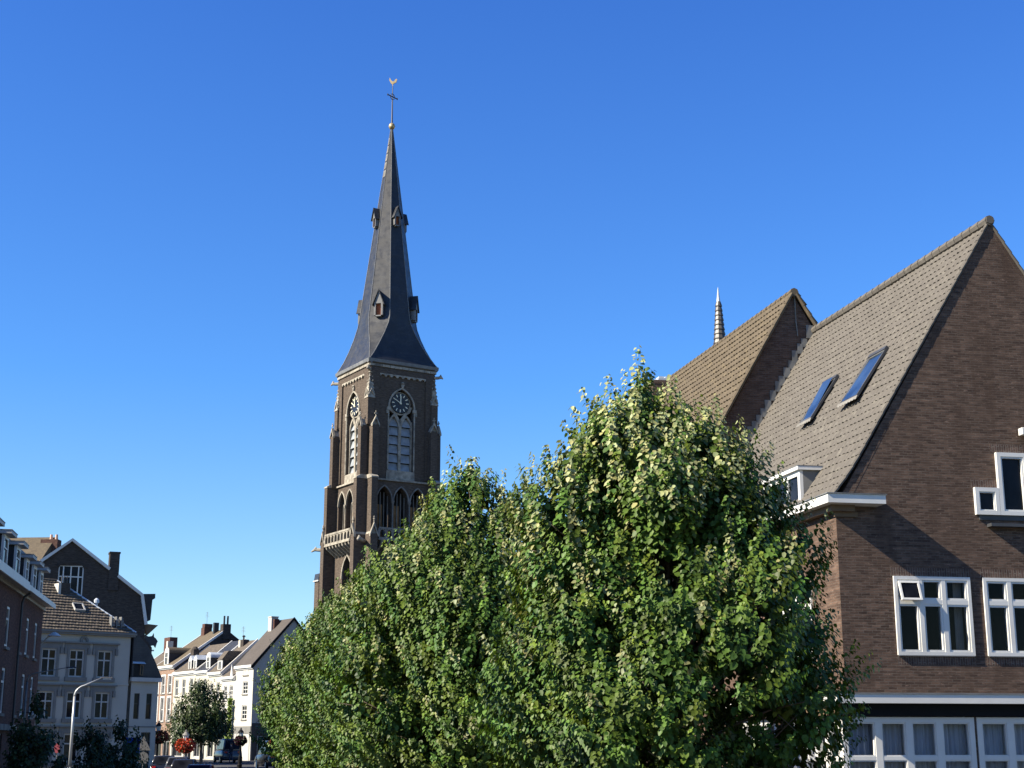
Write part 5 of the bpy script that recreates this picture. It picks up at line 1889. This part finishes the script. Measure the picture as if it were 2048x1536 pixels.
    colr = np.where(pl[:, None], pc, base).astype(np.float32)
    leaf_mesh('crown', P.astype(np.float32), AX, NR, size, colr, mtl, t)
    # trunk and limbs
    b = MB()
    zt = Z0 + (H - Z0) * 0.30
    bx, by = float(np.interp(zt, zs, xs)), float(np.interp(zt, zs, ys))
    b.tube([(0, 0, -0.7), (0, 0, 0.4), (bx * 0.3, by * 0.3, zt * 0.6), (bx, by, zt)], [trunk_r * 1.35, trunk_r, trunk_r * 0.85, trunk_r * 0.7], 10)
    tx, ty = float(np.interp(H, zs, xs)), float(np.interp(H, zs, ys))
    b.tube([(bx, by, zt), ((bx + tx) / 2 + 0.1, (by + ty) / 2, (zt + H) / 2), (tx, ty, H - 0.5)], [trunk_r * 0.7, trunk_r * 0.4, 0.015], 8)
    b.build('trunk', 'bark', t, smooth=True)
    lb = MB()
    for i, q in enumerate(L):
        f0 = rng.uniform(0.15, 0.75)
        zz = Z0 + 0.2 + (min(q[2], H - 1) - Z0) * f0
        st = np.array([np.interp(zz, zs, xs) * min(1, zz / zt), np.interp(zz, zs, ys) * min(1, zz / zt), zz])
        en = q[:3]
        mid = st * 0.5 + en * 0.5 + rng.normal(size=3) * 0.08 + np.array([0, 0, 0.12])
        r0 = trunk_r * 0.28
        lb.tube([st, mid, en], [r0, r0 * 0.6, r0 * 0.2], 5)
        for j in range(3):
            e2 = en + unit(rng.normal(size=3) + np.array([0, 0, 0.4])) * q[3] * 0.8
            lb.tube([mid * 0.4 + en * 0.6, e2], [r0 * 0.4, 0.006], 4)
    lb.build('limb', 'bark', t, smooth=True)
    return t


LG = 'linden trees in the row before the church'
crown_tree('linden_tree', 'nearest linden tree with pale tipped shoots, in front of the brown brick gable', 'tree', (2.85, 26.0, 0),
           [(0.35, 2.0, -0.3, 0), (1.5, 2.5, -0.3, 0), (2.6, 2.7, -0.25, 0), (3.5, 2.7, -0.12, 0), (4.4, 2.52, -0.06, 0), (5.3, 2.28, -0.14, 0), (6.2, 1.85, -0.25, 0), (7.0, 1.3, -0.4, 0), (7.5, 0.8, -0.5, 0), (7.75, 0.4, -0.5, 0), (7.9, 0.2, -0.5, 0)],
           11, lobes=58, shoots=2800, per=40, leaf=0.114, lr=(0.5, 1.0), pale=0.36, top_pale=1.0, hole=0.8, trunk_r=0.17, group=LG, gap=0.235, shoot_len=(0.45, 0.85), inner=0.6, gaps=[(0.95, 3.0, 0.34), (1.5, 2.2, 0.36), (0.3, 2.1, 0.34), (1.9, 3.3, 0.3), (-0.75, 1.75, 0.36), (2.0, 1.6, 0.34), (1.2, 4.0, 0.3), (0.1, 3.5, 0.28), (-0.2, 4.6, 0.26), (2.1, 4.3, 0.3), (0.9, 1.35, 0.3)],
           leaders=[(-0.48, -0.4, 8.5, 0.3, 1.0), (-1.72, -0.4, 7.5, 0.5, 0.9), (-1.2, -0.3, 7.6, 0.5, 0.9), (-0.85, -0.3, 7.65, 0.42, 0.9), (0.2, -0.5, 7.7, 0.48, 0.9), (0.65, -0.3, 7.45, 0.45, 0.9), (1.25, -0.6, 6.9, 0.5, 0.9), (1.8, 0.1, 6.2, 0.5, 0.9), (-2.3, -0.3, 6.4, 0.4, 0.7), (2.3, 0, 5.7, 0.45, 0.7)])
crown_tree('linden_tree', 'second linden from the right, its round top just left of the nearest crown', 'tree', (-1.1, 37.0, 0),
           [(0.35, 2.2, 0, 0), (1.5, 2.8, 0, 0), (2.8, 3.0, 0, 0), (4.0, 2.95, 0, 0), (5.2, 2.65, 0.1, 0), (6.3, 2.1, 0.2, 0), (7.2, 1.5, 0.2, 0), (7.9, 0.9, 0.1, 0), (8.3, 0.4, 0, 0)],
           23, lobes=58, shoots=2500, per=34, leaf=0.118, lr=(0.55, 1.05), pale=0.3, top_pale=0.6, hole=0.25, trunk_r=0.17, group=LG, gap=0.25, shoot_len=(0.4, 0.8), inner=0.8,
           leaders=[(0.0, -0.3, 8.6, 0.3, 0.7), (0.95, -0.3, 8.35, 0.3, 0.6), (-0.45, 0, 8.2, 0.36, 0.6), (1.75, -0.2, 8.0, 0.4, 0.7), (2.2, -0.2, 7.4, 0.4, 0.7)])
crown_tree('linden_tree', 'third linden from the right, its crown against the foot of the church tower', 'tree', (-2.9, 47.0, 0),
           [(0.3, 2.4, 0, 0), (1.5, 3.0, 0, 0), (2.8, 3.2, 0, 0), (4.2, 3.0, 0, 0), (5.4, 2.5, 0, 0), (6.4, 1.8, 0, 0), (7.3, 1.1, 0.1, 0), (8.1, 0.4, 0.2, 0)],
           37, lobes=58, shoots=2200, per=28, leaf=0.128, lr=(0.55, 1.05), pale=0.28, top_pale=0.4, hole=0.2, group=LG, gap=0.25, shoot_len=(0.4, 0.8), inner=0.8,
           leaders=[(0.4, 0, 8.4, 0.36, 0.7), (-0.5, -0.2, 7.9, 0.36, 0.6)])
crown_tree('linden_tree', 'fourth linden from the right, between the church foot and the farthest linden', 'tree', (-5.6, 56.5, 0),
           [(0.3, 2.4, 0, 0), (1.5, 3.0, 0, 0), (2.8, 3.15, 0, 0), (4.2, 2.9, 0, 0), (5.4, 2.4, 0, 0), (6.4, 1.8, 0, 0), (7.3, 1.0, 0, 0), (8.0, 0.3, 0, 0)],
           41, lobes=56, shoots=2100, per=26, leaf=0.135, lr=(0.55, 1.05), pale=0.24, top_pale=0.3, hole=0.2, group=LG, gap=0.26, shoot_len=(0.4, 0.8), inner=0.8,
           leaders=[(-0.2, 0, 8.2, 0.36, 0.6), (-1.2, 0, 7.3, 0.36, 0.6)])
crown_tree('linden_tree', 'farthest linden of the row, overlapping the white corner house', 'tree', (-8.45, 66.0, 0),
           [(0.9, 1.6, 0.4, 0), (1.6, 2.35, 0.1, 0), (2.8, 2.6, 0, 0), (4.0, 2.35, 0, 0), (5.2, 1.85, 0, 0), (6.1, 1.3, 0, 0), (6.8, 0.7, 0, 0), (7.2, 0.3, 0, 0)],
           53, lobes=54, shoots=2000, per=24, leaf=0.145, lr=(0.5, 1.0), pale=0.2, top_pale=0.2, hole=0.2, group=LG, gap=0.26, shoot_len=(0.4, 0.8), inner=0.8,
           leaders=[(0.2, 0, 7.3, 0.36, 0.6), (0.9, 0, 7.6, 0.36, 0.6)])

YG = 'young street trees in shade'
yp = [(0.0, 0.5, 0, 0), (0.7, 0.95, 0, 0), (1.4, 0.95, 0, 0), (2.1, 0.75, 0, 0), (2.8, 0.45, 0, 0), (3.4, 0.15, 0, 0)]
def young(label, loc, seed, sc):
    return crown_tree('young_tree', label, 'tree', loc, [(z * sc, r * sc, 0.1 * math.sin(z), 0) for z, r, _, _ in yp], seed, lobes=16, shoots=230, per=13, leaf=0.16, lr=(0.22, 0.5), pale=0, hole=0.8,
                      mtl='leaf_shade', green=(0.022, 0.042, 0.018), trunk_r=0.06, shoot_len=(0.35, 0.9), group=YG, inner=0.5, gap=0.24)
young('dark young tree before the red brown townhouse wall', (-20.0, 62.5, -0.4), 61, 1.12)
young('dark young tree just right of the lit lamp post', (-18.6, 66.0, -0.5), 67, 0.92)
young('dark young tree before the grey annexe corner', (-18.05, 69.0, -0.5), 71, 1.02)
crown_tree('street_tree', 'broad dark tree standing before the cream houses', 'tree', (-24.9, 120.0, -0.2),
           [(2.0, 1.5, -0.6, 0), (2.7, 2.4, -0.5, 0), (3.6, 2.4, -0.2, 0), (4.6, 2.0, 0.1, 0), (5.6, 1.4, 0.1, 0), (6.6, 0.4, -0.3, 0)],
           83, lobes=24, shoots=620, per=15, leaf=0.2, lr=(0.45, 1.0), pale=0, hole=1.2, mtl='leaf_shade', green=(0.02, 0.036, 0.010), trunk_r=0.14, inner=0.45, gap=0.3, shoot_len=(0.4, 1.0))

# climbing plant on the narrow white house
cp = thing('climbing_plant', 'bright green creeper climbing the joint between two white houses', 'plant', at_row(-4.75, -0.18), FA)
rng = np.random.default_rng(5)
n = 1500
z = rng.uniform(0.6, 6.4, n)
wdt = np.where(z < 3.2, 0.75, 0.35) * (0.6 + 0.4 * np.sin(z * 3.1) ** 2)
Pc = np.stack([rng.normal(0, 1, n) * wdt * 0.5 - np.where(z < 3, 0.35, 0), -rng.uniform(0, 0.35, n), z], 1)
leaf_mesh('foliage', Pc.astype(np.float32), rng.normal(size=(n, 3)) * 0.5 + np.array([0, -0.4, -0.7]), rng.normal(size=(n, 3)) * 0.4 + np.array([0, -1, 0.5]), rng.uniform(0.12, 0.24, n),
          (np.array([0.16, 0.24, 0.04])[None] * rng.uniform(0.5, 1.4, (n, 1))).astype(np.float32), 'leaf', cp)
MB().tube([(0, 0, -0.2), (0.03, -0.02, 2.5), (-0.02, 0, 6.3)], [0.07, 0.05, 0.015], 6).build('stem', 'bark', cp)


# ------------------------------------------------------------------ street furniture
def modern_lamp(label, loc, h, arm, rz, m):
    t = thing('street_lamp', label, 'street lamp', loc, rz, 'curved arm street lamps')
    b = MB()
    b.tube([(0, 0, -0.6), (0, 0, 1.0)], [0.085, 0.08], 12)
    b.tube([(0, 0, 1.0), (0, 0, h - 0.55)], [0.058, 0.044], 12)
    b.build('pole', m, t, smooth=True)
    a = MB()
    pts = [(0, 0, h - 0.55)]
    for i in range(1, 8):
        q = R(90 * i / 8)
        pts.append((0.40 * (1 - math.cos(q)), 0, h - 0.55 + 0.40 * math.sin(q)))
    pts.append((arm, 0, h + 0.12))
    a.tube(pts, [0.040] * 4 + [0.028] * (len(pts) - 5) + [0.018], 10)
    a.build('arm', m, t, smooth=True)
    hd = MB()
    hd.frustum(arm - 0.05, arm + 0.42, -0.07, 0.07, h + 0.09, arm - 0.02, arm + 0.38, -0.04, 0.04, h + 0.155)
    l = hd.build('lamp_head', 'dark_paint', t, bevel=0.012)
    MB().box(arm + 0.05, arm + 0.34, -0.055, 0.055, h + 0.068, h + 0.088).build('lens', 'lamp_glass', l)
    MB().box(-0.11, 0.11, -0.10, 0.10, 0.95, 1.0).build('collar', 'iron', t)
    return t


modern_lamp('sunlit pale lamp post with curved arm before the grey rendered house', (-15.93, 54.0, 0), 3.98, 0.92, 8, 'steel')
modern_lamp('shaded grey lamp post with long curved arm by the red brown townhouse', (-22.3, 68.0, -0.1), 5.15, 1.75, 10, 'lead')  # shade put into the colour: duller grey than the sunlit post
gl = thing('wall_lamp', 'small white shade lamp near the corner of the red brown townhouse', 'lamp', (-24.6, 78.9, 7.35))
MB().lathe([(0.05, 0.22), (0.16, 0.16), (0.38, 0.0), (0.34, 0.0), (0.14, 0.1)], 12).build('shade', 'white', gl)
MB().tube([(0, 0, 0.1), (-0.35, 0.05, -0.05), (-0.75, 0.1, -0.45)], 0.03, 6).build('bracket', 'white_old', gl)
sl_ = thing('wall_lamp', 'tiny white lamp on the red brown townhouse wall above the young tree', 'lamp', (-22.55, 70.0, 3.05))
MB().lathe([(0.04, 0.2), (0.15, 0.12), (0.15, 0.0), (0.05, -0.14)], 10).build('shade', 'white', sl_)
MB().tube([(0, 0, 0.1), (-0.5, -0.05, 0.15)], 0.025, 6).build('bracket', 'iron', sl_)


def flower_ball(label, loc, r, col, seed, flat=0.75):
    t = thing('flower_basket', label, 'flower basket', loc, 0, 'flower baskets on lantern posts')
    rng = np.random.default_rng(seed)
    n = 900
    d = unit(rng.normal(size=(n, 3)))
    P = d * np.array([r, r, r * flat]) * rng.uniform(0.75, 1.05, n)[:, None]
    P[:, 2] += r * flat
    c = np.array(col)[None] * rng.uniform(0.5, 1.5, (n, 1))
    gm = rng.random(n) < 0.22
    c[gm] = np.array([0.03, 0.06, 0.02])
    leaf_mesh('blooms', P.astype(np.float32), unit(d + rng.normal(size=(n, 3)) * 0.6), d + rng.normal(size=(n, 3)) * 0.3, rng.uniform(0.09, 0.17, n), c.astype(np.float32), 'petal', t)
    MB().lathe([(r * 0.35, -0.05), (r * 0.75, r * 0.35), (r * 0.8, r * 0.5)], 12).build('bowl', 'black', t)
    return t


def lantern(label, loc, h, glass='lamp_glass', m='black'):
    t = thing('lantern_post', label, 'street lamp', loc, 0, 'old style lantern posts')
    MB().lathe([(0.20, -0.3), (0.20, 0.25), (0.15, 0.32), (0.11, 0.9), (0.075, 1.0), (0.06, h - 0.75), (0.10, h - 0.70)], 12).build('post', m, t)
    l = MB().lathe([(0.13, h - 0.68), (0.20, h - 0.28)], 6).build('lantern', glass, t)
    MB().lathe([(0.27, h - 0.28), (0.22, h - 0.22), (0.09, h - 0.06), (0.05, h - 0.04), (0.07, h + 0.02), (0.02, h + 0.09), (0.0, h + 0.12)], 12).build('lantern_cap', m if m != 'stone' else 'stone', l)
    cg = MB()
    for i in range(6):
        a = 2 * math.pi * i / 6
        cg.tube([(0.13 * math.cos(a), 0.13 * math.sin(a), h - 0.68), (0.205 * math.cos(a), 0.205 * math.sin(a), h - 0.28)], 0.013, 4)
    cg.build('lantern_bar', m, l)
    return t


lantern('black lantern post with dark purple flowers before the white corner house', (-21.45, 118.0, -0.15), 3.0)
flower_ball('dark purple flower ball on the black lantern post', (-21.45, 118.0, 1.62), 0.44, (0.035, 0.008, 0.018), 3)
lantern('pale lantern post above the bright red flower ball', (-21.85, 100.0, -0.5), 3.05, 'lamp_glass', 'stone_dark')
flower_ball('bright orange red flower ball above the parked cars', (-21.85, 100.0, 1.17), 0.60, (0.42, 0.055, 0.028), 7, 0.72)
lantern('half hidden lantern post beside the grey annexe corner', (-26.8, 113.0, -0.3), 3.6)
flower_ball('shaded rust red flower ball beside the grey annexe corner', (-26.75, 113.0, 1.75), 0.72, (0.19, 0.035, 0.02), 9, 0.62)
flower_ball('orange flower ball glowing in the shade under the lindens', (-17.6, 112.0, 1.45), 0.52, (0.42, 0.10, 0.05), 13, 0.7)
MB_ = lantern('dark lantern post carrying orange flowers under the lindens', (-17.6, 112.0, -0.2), 3.1)


# ------------------------------------------------------------------ cars and van
def car(label, loc, rz, paint, van=False):
    t = thing('parked_car' if not van else 'parked_van', label, 'car' if not van else 'van', loc, rz, None if van else 'cars parked along the street')
    Lh, Wd = (2.1, 0.86) if not van else (2.5, 0.98)
    hood, roof = (0.86, 1.46) if not van else (1.1, 2.15)
    b = MB()
    st = [(-Lh, 0.42, 0.62), (-Lh + 0.06, 0.30, hood - 0.02), (-Lh + 0.5, 0.22, hood + 0.03), (Lh - 1.0, 0.22, hood + 0.02), (Lh - 0.25, 0.24, hood - 0.12), (Lh, 0.34, 0.60)]
    v, f = [], []
    for x, z0, z1 in st:
        e = 0.90 if abs(x) > Lh - 0.1 else 1.0
        v += [(x, -Wd * e * 0.92, z0), (x, -Wd * e, z0 + (z1 - z0) * 0.45), (x, -Wd * e * 0.93, z1 - 0.03), (x, -Wd * e * 0.7, z1),
              (x, Wd * e * 0.7, z1), (x, Wd * e * 0.93, z1 - 0.03), (x, Wd * e, z0 + (z1 - z0) * 0.45), (x, Wd * e * 0.92, z0)]
    for i in range(len(st) - 1):
        for k in range(8):
            q = (k + 1) % 8
            f.append((i * 8 + k, i * 8 + q, (i + 1) * 8 + q, (i + 1) * 8 + k))
    f += [tuple(range(8))[::-1], tuple(range(len(st) * 8 - 8, len(st) * 8))]
    b.add(v, f)
    b.frustum(-Lh + 0.12, Lh - 1.15 if not van else Lh - 0.7, -Wd * 0.86, Wd * 0.86, hood, -Lh + 0.55, Lh - 1.85 if not van else Lh - 1.25, -Wd * 0.66, Wd * 0.66, roof)
    b.build('body', paint, t, bevel=0.03, smooth=True)
    g = MB()
    a0, a1, c0, c1 = -Lh + 0.12, (Lh - 1.15 if not van else Lh - 0.7), -Lh + 0.55, (Lh - 1.85 if not van else Lh - 1.25)
    def pt(u, s, k, o):
        return (a0 + (a1 - a0) * u + ((c0 - a0) * (1 - u) + (c1 - a1) * u) * k, s * (Wd * 0.86 + (Wd * 0.66 - Wd * 0.86) * k + o), hood + (roof - hood) * k)
    for s in (-1, 1):
        for u0, u1 in ((0.06, 0.32), (0.35, 0.63), (0.66, 0.95)):
            g.add([pt(u0, s, 0.12, 0.006), pt(u1, s, 0.12, 0.006), pt(u1, s, 0.88, 0.006), pt(u0, s, 0.88, 0.006)], [(0, 1, 2, 3)])
    g.build('side_window', 'glass', t)
    for nm, (xa, xb), sg in (('rear_window', (a0, c0), -1), ('windscreen', (a1, c1), 1)):
        q = []
        for k, wv in ((0.12, 0.74), (0.88, 0.58)):
            x = xa + (xb - xa) * k + sg * 0.008
            q += [(x, -Wd * wv, hood + (roof - hood) * k), (x, Wd * wv, hood + (roof - hood) * k)]
        MB().add(q, [(0, 1, 3, 2)]).build(nm, 'glass', t)
    for x in (-Lh + 0.75, Lh - 0.8):
        for s in (-1, 1):
            w = MB()
            w.lathe([(0.30, -0.1), (0.33, -0.06), (0.33, 0.06), (0.30, 0.1)], 18, T=Matrix.Translation((x, s * (Wd - 0.08), 0.33)) @ Matrix.Rotation(R(90), 4, 'X'))
            wo = w.build('wheel', 'tyre', t)
            MB().lathe([(0.21, -0.11), (0.19, 0.115)], 14, T=Matrix.Translation((x, s * (Wd - 0.08), 0.33)) @ Matrix.Rotation(R(90), 4, 'X')).build('hubcap', 'steel', wo)
    for s in (-1, 1):
        MB().box(-Lh - 0.02, -Lh + 0.14, s * Wd * 0.62 - 0.13, s * Wd * 0.62 + 0.13, hood - 0.22, hood - 0.06).build('tail_light', 'tail', t)
        MB().box(Lh - 0.16, Lh + 0.005, s * Wd * 0.6 - 0.16, s * Wd * 0.6 + 0.16, 0.58, 0.70).build('headlight', 'lamp_glass', t)
    return t


car('dark red parked car, nearest of the line by the street', (-16.55, 80.0, -0.78), 97, 'car_red')
car('black parked car in the line behind the dark red car', (-19.6, 90.0, -0.62), 97, 'car_black')
car('dark grey parked car below the red flower ball', (-21.5, 97.0, -0.55), 97, 'car_grey')
car('black parked car nearest the grey annexe corner', (-23.6, 102.0, -0.52), 97, 'car_black')
car('grey van parked behind the street tree trunk', (-26.2, 138.0, -0.02), 110, 'car_grey', True)
car('dark van standing in the shade under the lindens', (-18.5, 116.0, -0.2), 112, 'car_black', True)


# ------------------------------------------------------------------ signs
def sign(name, label, loc, rz, shape, m, h, back=None):
    t = thing(name, label, 'sign', loc, rz)
    MB().tube([(0, 0.03, -0.6), (0, 0.03, h + 0.3)], 0.03, 8).build('post', 'lead', t)
    p = MB()
    if shape == 'round':
        p.lathe([(0.30, -0.012), (0.30, 0.012)], 24, T=Matrix.Translation((0, -0.012, h)) @ Matrix.Rotation(R(90), 4, 'X'))
    elif shape == 'tri':
        p.prism([(-0.45, h - 0.38), (0.45, h - 0.38), (0, h + 0.40)], -0.02, 0.0)
    else:
        p.box(-0.42, 0.42, -0.02, 0.0, h - 0.45, h + 0.45)
    pl = p.build('panel', m, t)
    return t, pl


t_, p_ = sign('road_sign', 'round dark red road sign beside the sunlit lamp post', (-28.6, 94.0, -0.55), -38, 'round', 'sign_red', 2.0)
t_, p_ = sign('road_sign', 'square blue sign with a white arrow before the grey annexe', (-19.3, 76.0, -0.4), -15, 'square', 'sign_blue', 2.0)
MB().prism([(-0.20, 1.75), (-0.08, 1.75), (-0.02, 1.98), (0.12, 2.02), (0.10, 1.90), (0.32, 2.12), (0.12, 2.28), (0.12, 2.16), (-0.14, 2.10)], -0.036, -0.022).build('arrow', 'white_old', p_)
t_, p_ = sign('road_sign', 'grey triangular sign back with a round one below, at the annexe door', (-20.7, 84.0, -0.5), -15, 'tri', 'sign_back', 2.25)
MB().lathe([(0.34, -0.012), (0.34, 0.012)], 24, T=Matrix.Translation((0.02, -0.012, 1.45)) @ Matrix.Rotation(R(90), 4, 'X')).build('panel', 'sign_back', t_)
for lab, x, y in (('thin white bollard left in the shade by the dark van', -18.95, 111.0), ('thin white bollard at the kerb under the lindens', -15.3, 108.0)):
    q = thing('bollard', lab, 'bollard', (x, y, -0.2), 0, 'white bollards')
    MB().lathe([(0.06, 0), (0.06, 0.95), (0.03, 1.05)], 10).build('post', 'steel', q)
    MB().lathe([(0.064, 0.72), (0.064, 0.84)], 10).build('band', 'sign_red', q)


# ------------------------------------------------------------------ pedestrian
def person(label, loc, rz):
    t = thing('person', label, 'person', loc, rz)
    J = {'pel': (0, 0, 0.95, .15), 'wst': (0, -0.01, 1.12, .135), 'chs': (0, 0, 1.33, .165), 'nek': (0, 0.0, 1.49, .06), 'hd0': (0, 0.02, 1.58, .085), 'hd1': (0, 0.02, 1.70, .095),
         'hpl': (-0.10, 0, 0.90, .10), 'knl': (-0.11, 0.10, 0.50, .062), 'anl': (-0.11, 0.02, 0.10, .042), 'tol': (-0.12, 0.17, 0.045, .035),
         'hpr': (0.10, 0, 0.90, .10), 'knr': (0.11, -0.02, 0.50, .062), 'anr': (0.11, -0.20, 0.14, .042), 'tor': (0.12, -0.07, 0.045, .035),
         'shl': (-0.20, 0, 1.41, .065), 'ell': (-0.25, -0.08, 1.14, .046), 'wrl': (-0.24, 0.06, 0.92, .034), 'hal': (-0.24, 0.10, 0.84, .036),
         'shr': (0.20, 0, 1.41, .065), 'elr': (0.25, -0.04, 1.14, .046), 'wrr': (0.24, 0.10, 0.93, .034), 'har': (0.24, 0.14, 0.85, .036)}
    E_ = [('pel', 'wst'), ('wst', 'chs'), ('chs', 'nek'), ('nek', 'hd0'), ('hd0', 'hd1'), ('pel', 'hpl'), ('hpl', 'knl'), ('knl', 'anl'), ('anl', 'tol'), ('pel', 'hpr'), ('hpr', 'knr'), ('knr', 'anr'), ('anr', 'tor'),
          ('chs', 'shl'), ('shl', 'ell'), ('ell', 'wrl'), ('wrl', 'hal'), ('chs', 'shr'), ('shr', 'elr'), ('elr', 'wrr'), ('wrr', 'har')]
    keys = list(J)
    me = bpy.data.meshes.new('body')
    me.from_pydata([J[k][:3] for k in keys], [(keys.index(a), keys.index(b)) for a, b in E_], [])
    o = bpy.data.objects.new('body', me)
    COL.objects.link(o)
    o.parent = t
    sk = o.modifiers.new('skin', 'SKIN')
    for i, k in enumerate(keys):
        me.skin_vertices[0].data[i].radius = (J[k][3], J[k][3])
    me.skin_vertices[0].data[0].use_root = True
    sb = o.modifiers.new('sub', 'SUBSURF')
    sb.levels = sb.render_levels = 2
    dg = bpy.context.evaluated_depsgraph_get()
    m2 = bpy.data.meshes.new_from_object(o.evaluated_get(dg))
    o.modifiers.clear()
    o.data = m2
    m2.materials.clear()
    for q in ('cloth', 'trouser', 'skin'):
        m2.materials.append(M[q])
    for p in m2.polygons:
        z, x = p.center.z, abs(p.center.x)
        p.material_index = 2 if z > 1.50 or (x > 0.21 and z < 0.90) else (1 if z < 0.97 and x < 0.2 else 0)
        p.use_smooth = True
    hr = MB()
    hr.lathe([(0.098, 1.64), (0.112, 1.70), (0.095, 1.77), (0.04, 1.81), (0.0, 1.815)], 14, (0, 0.005))
    hr.build('hair', 'hair', t, smooth=True)
    return t


person('pedestrian in dark jacket walking past the lit shop window', (-25.35, 135.0, -0.02), 70)

print('objects', len(bpy.data.objects))
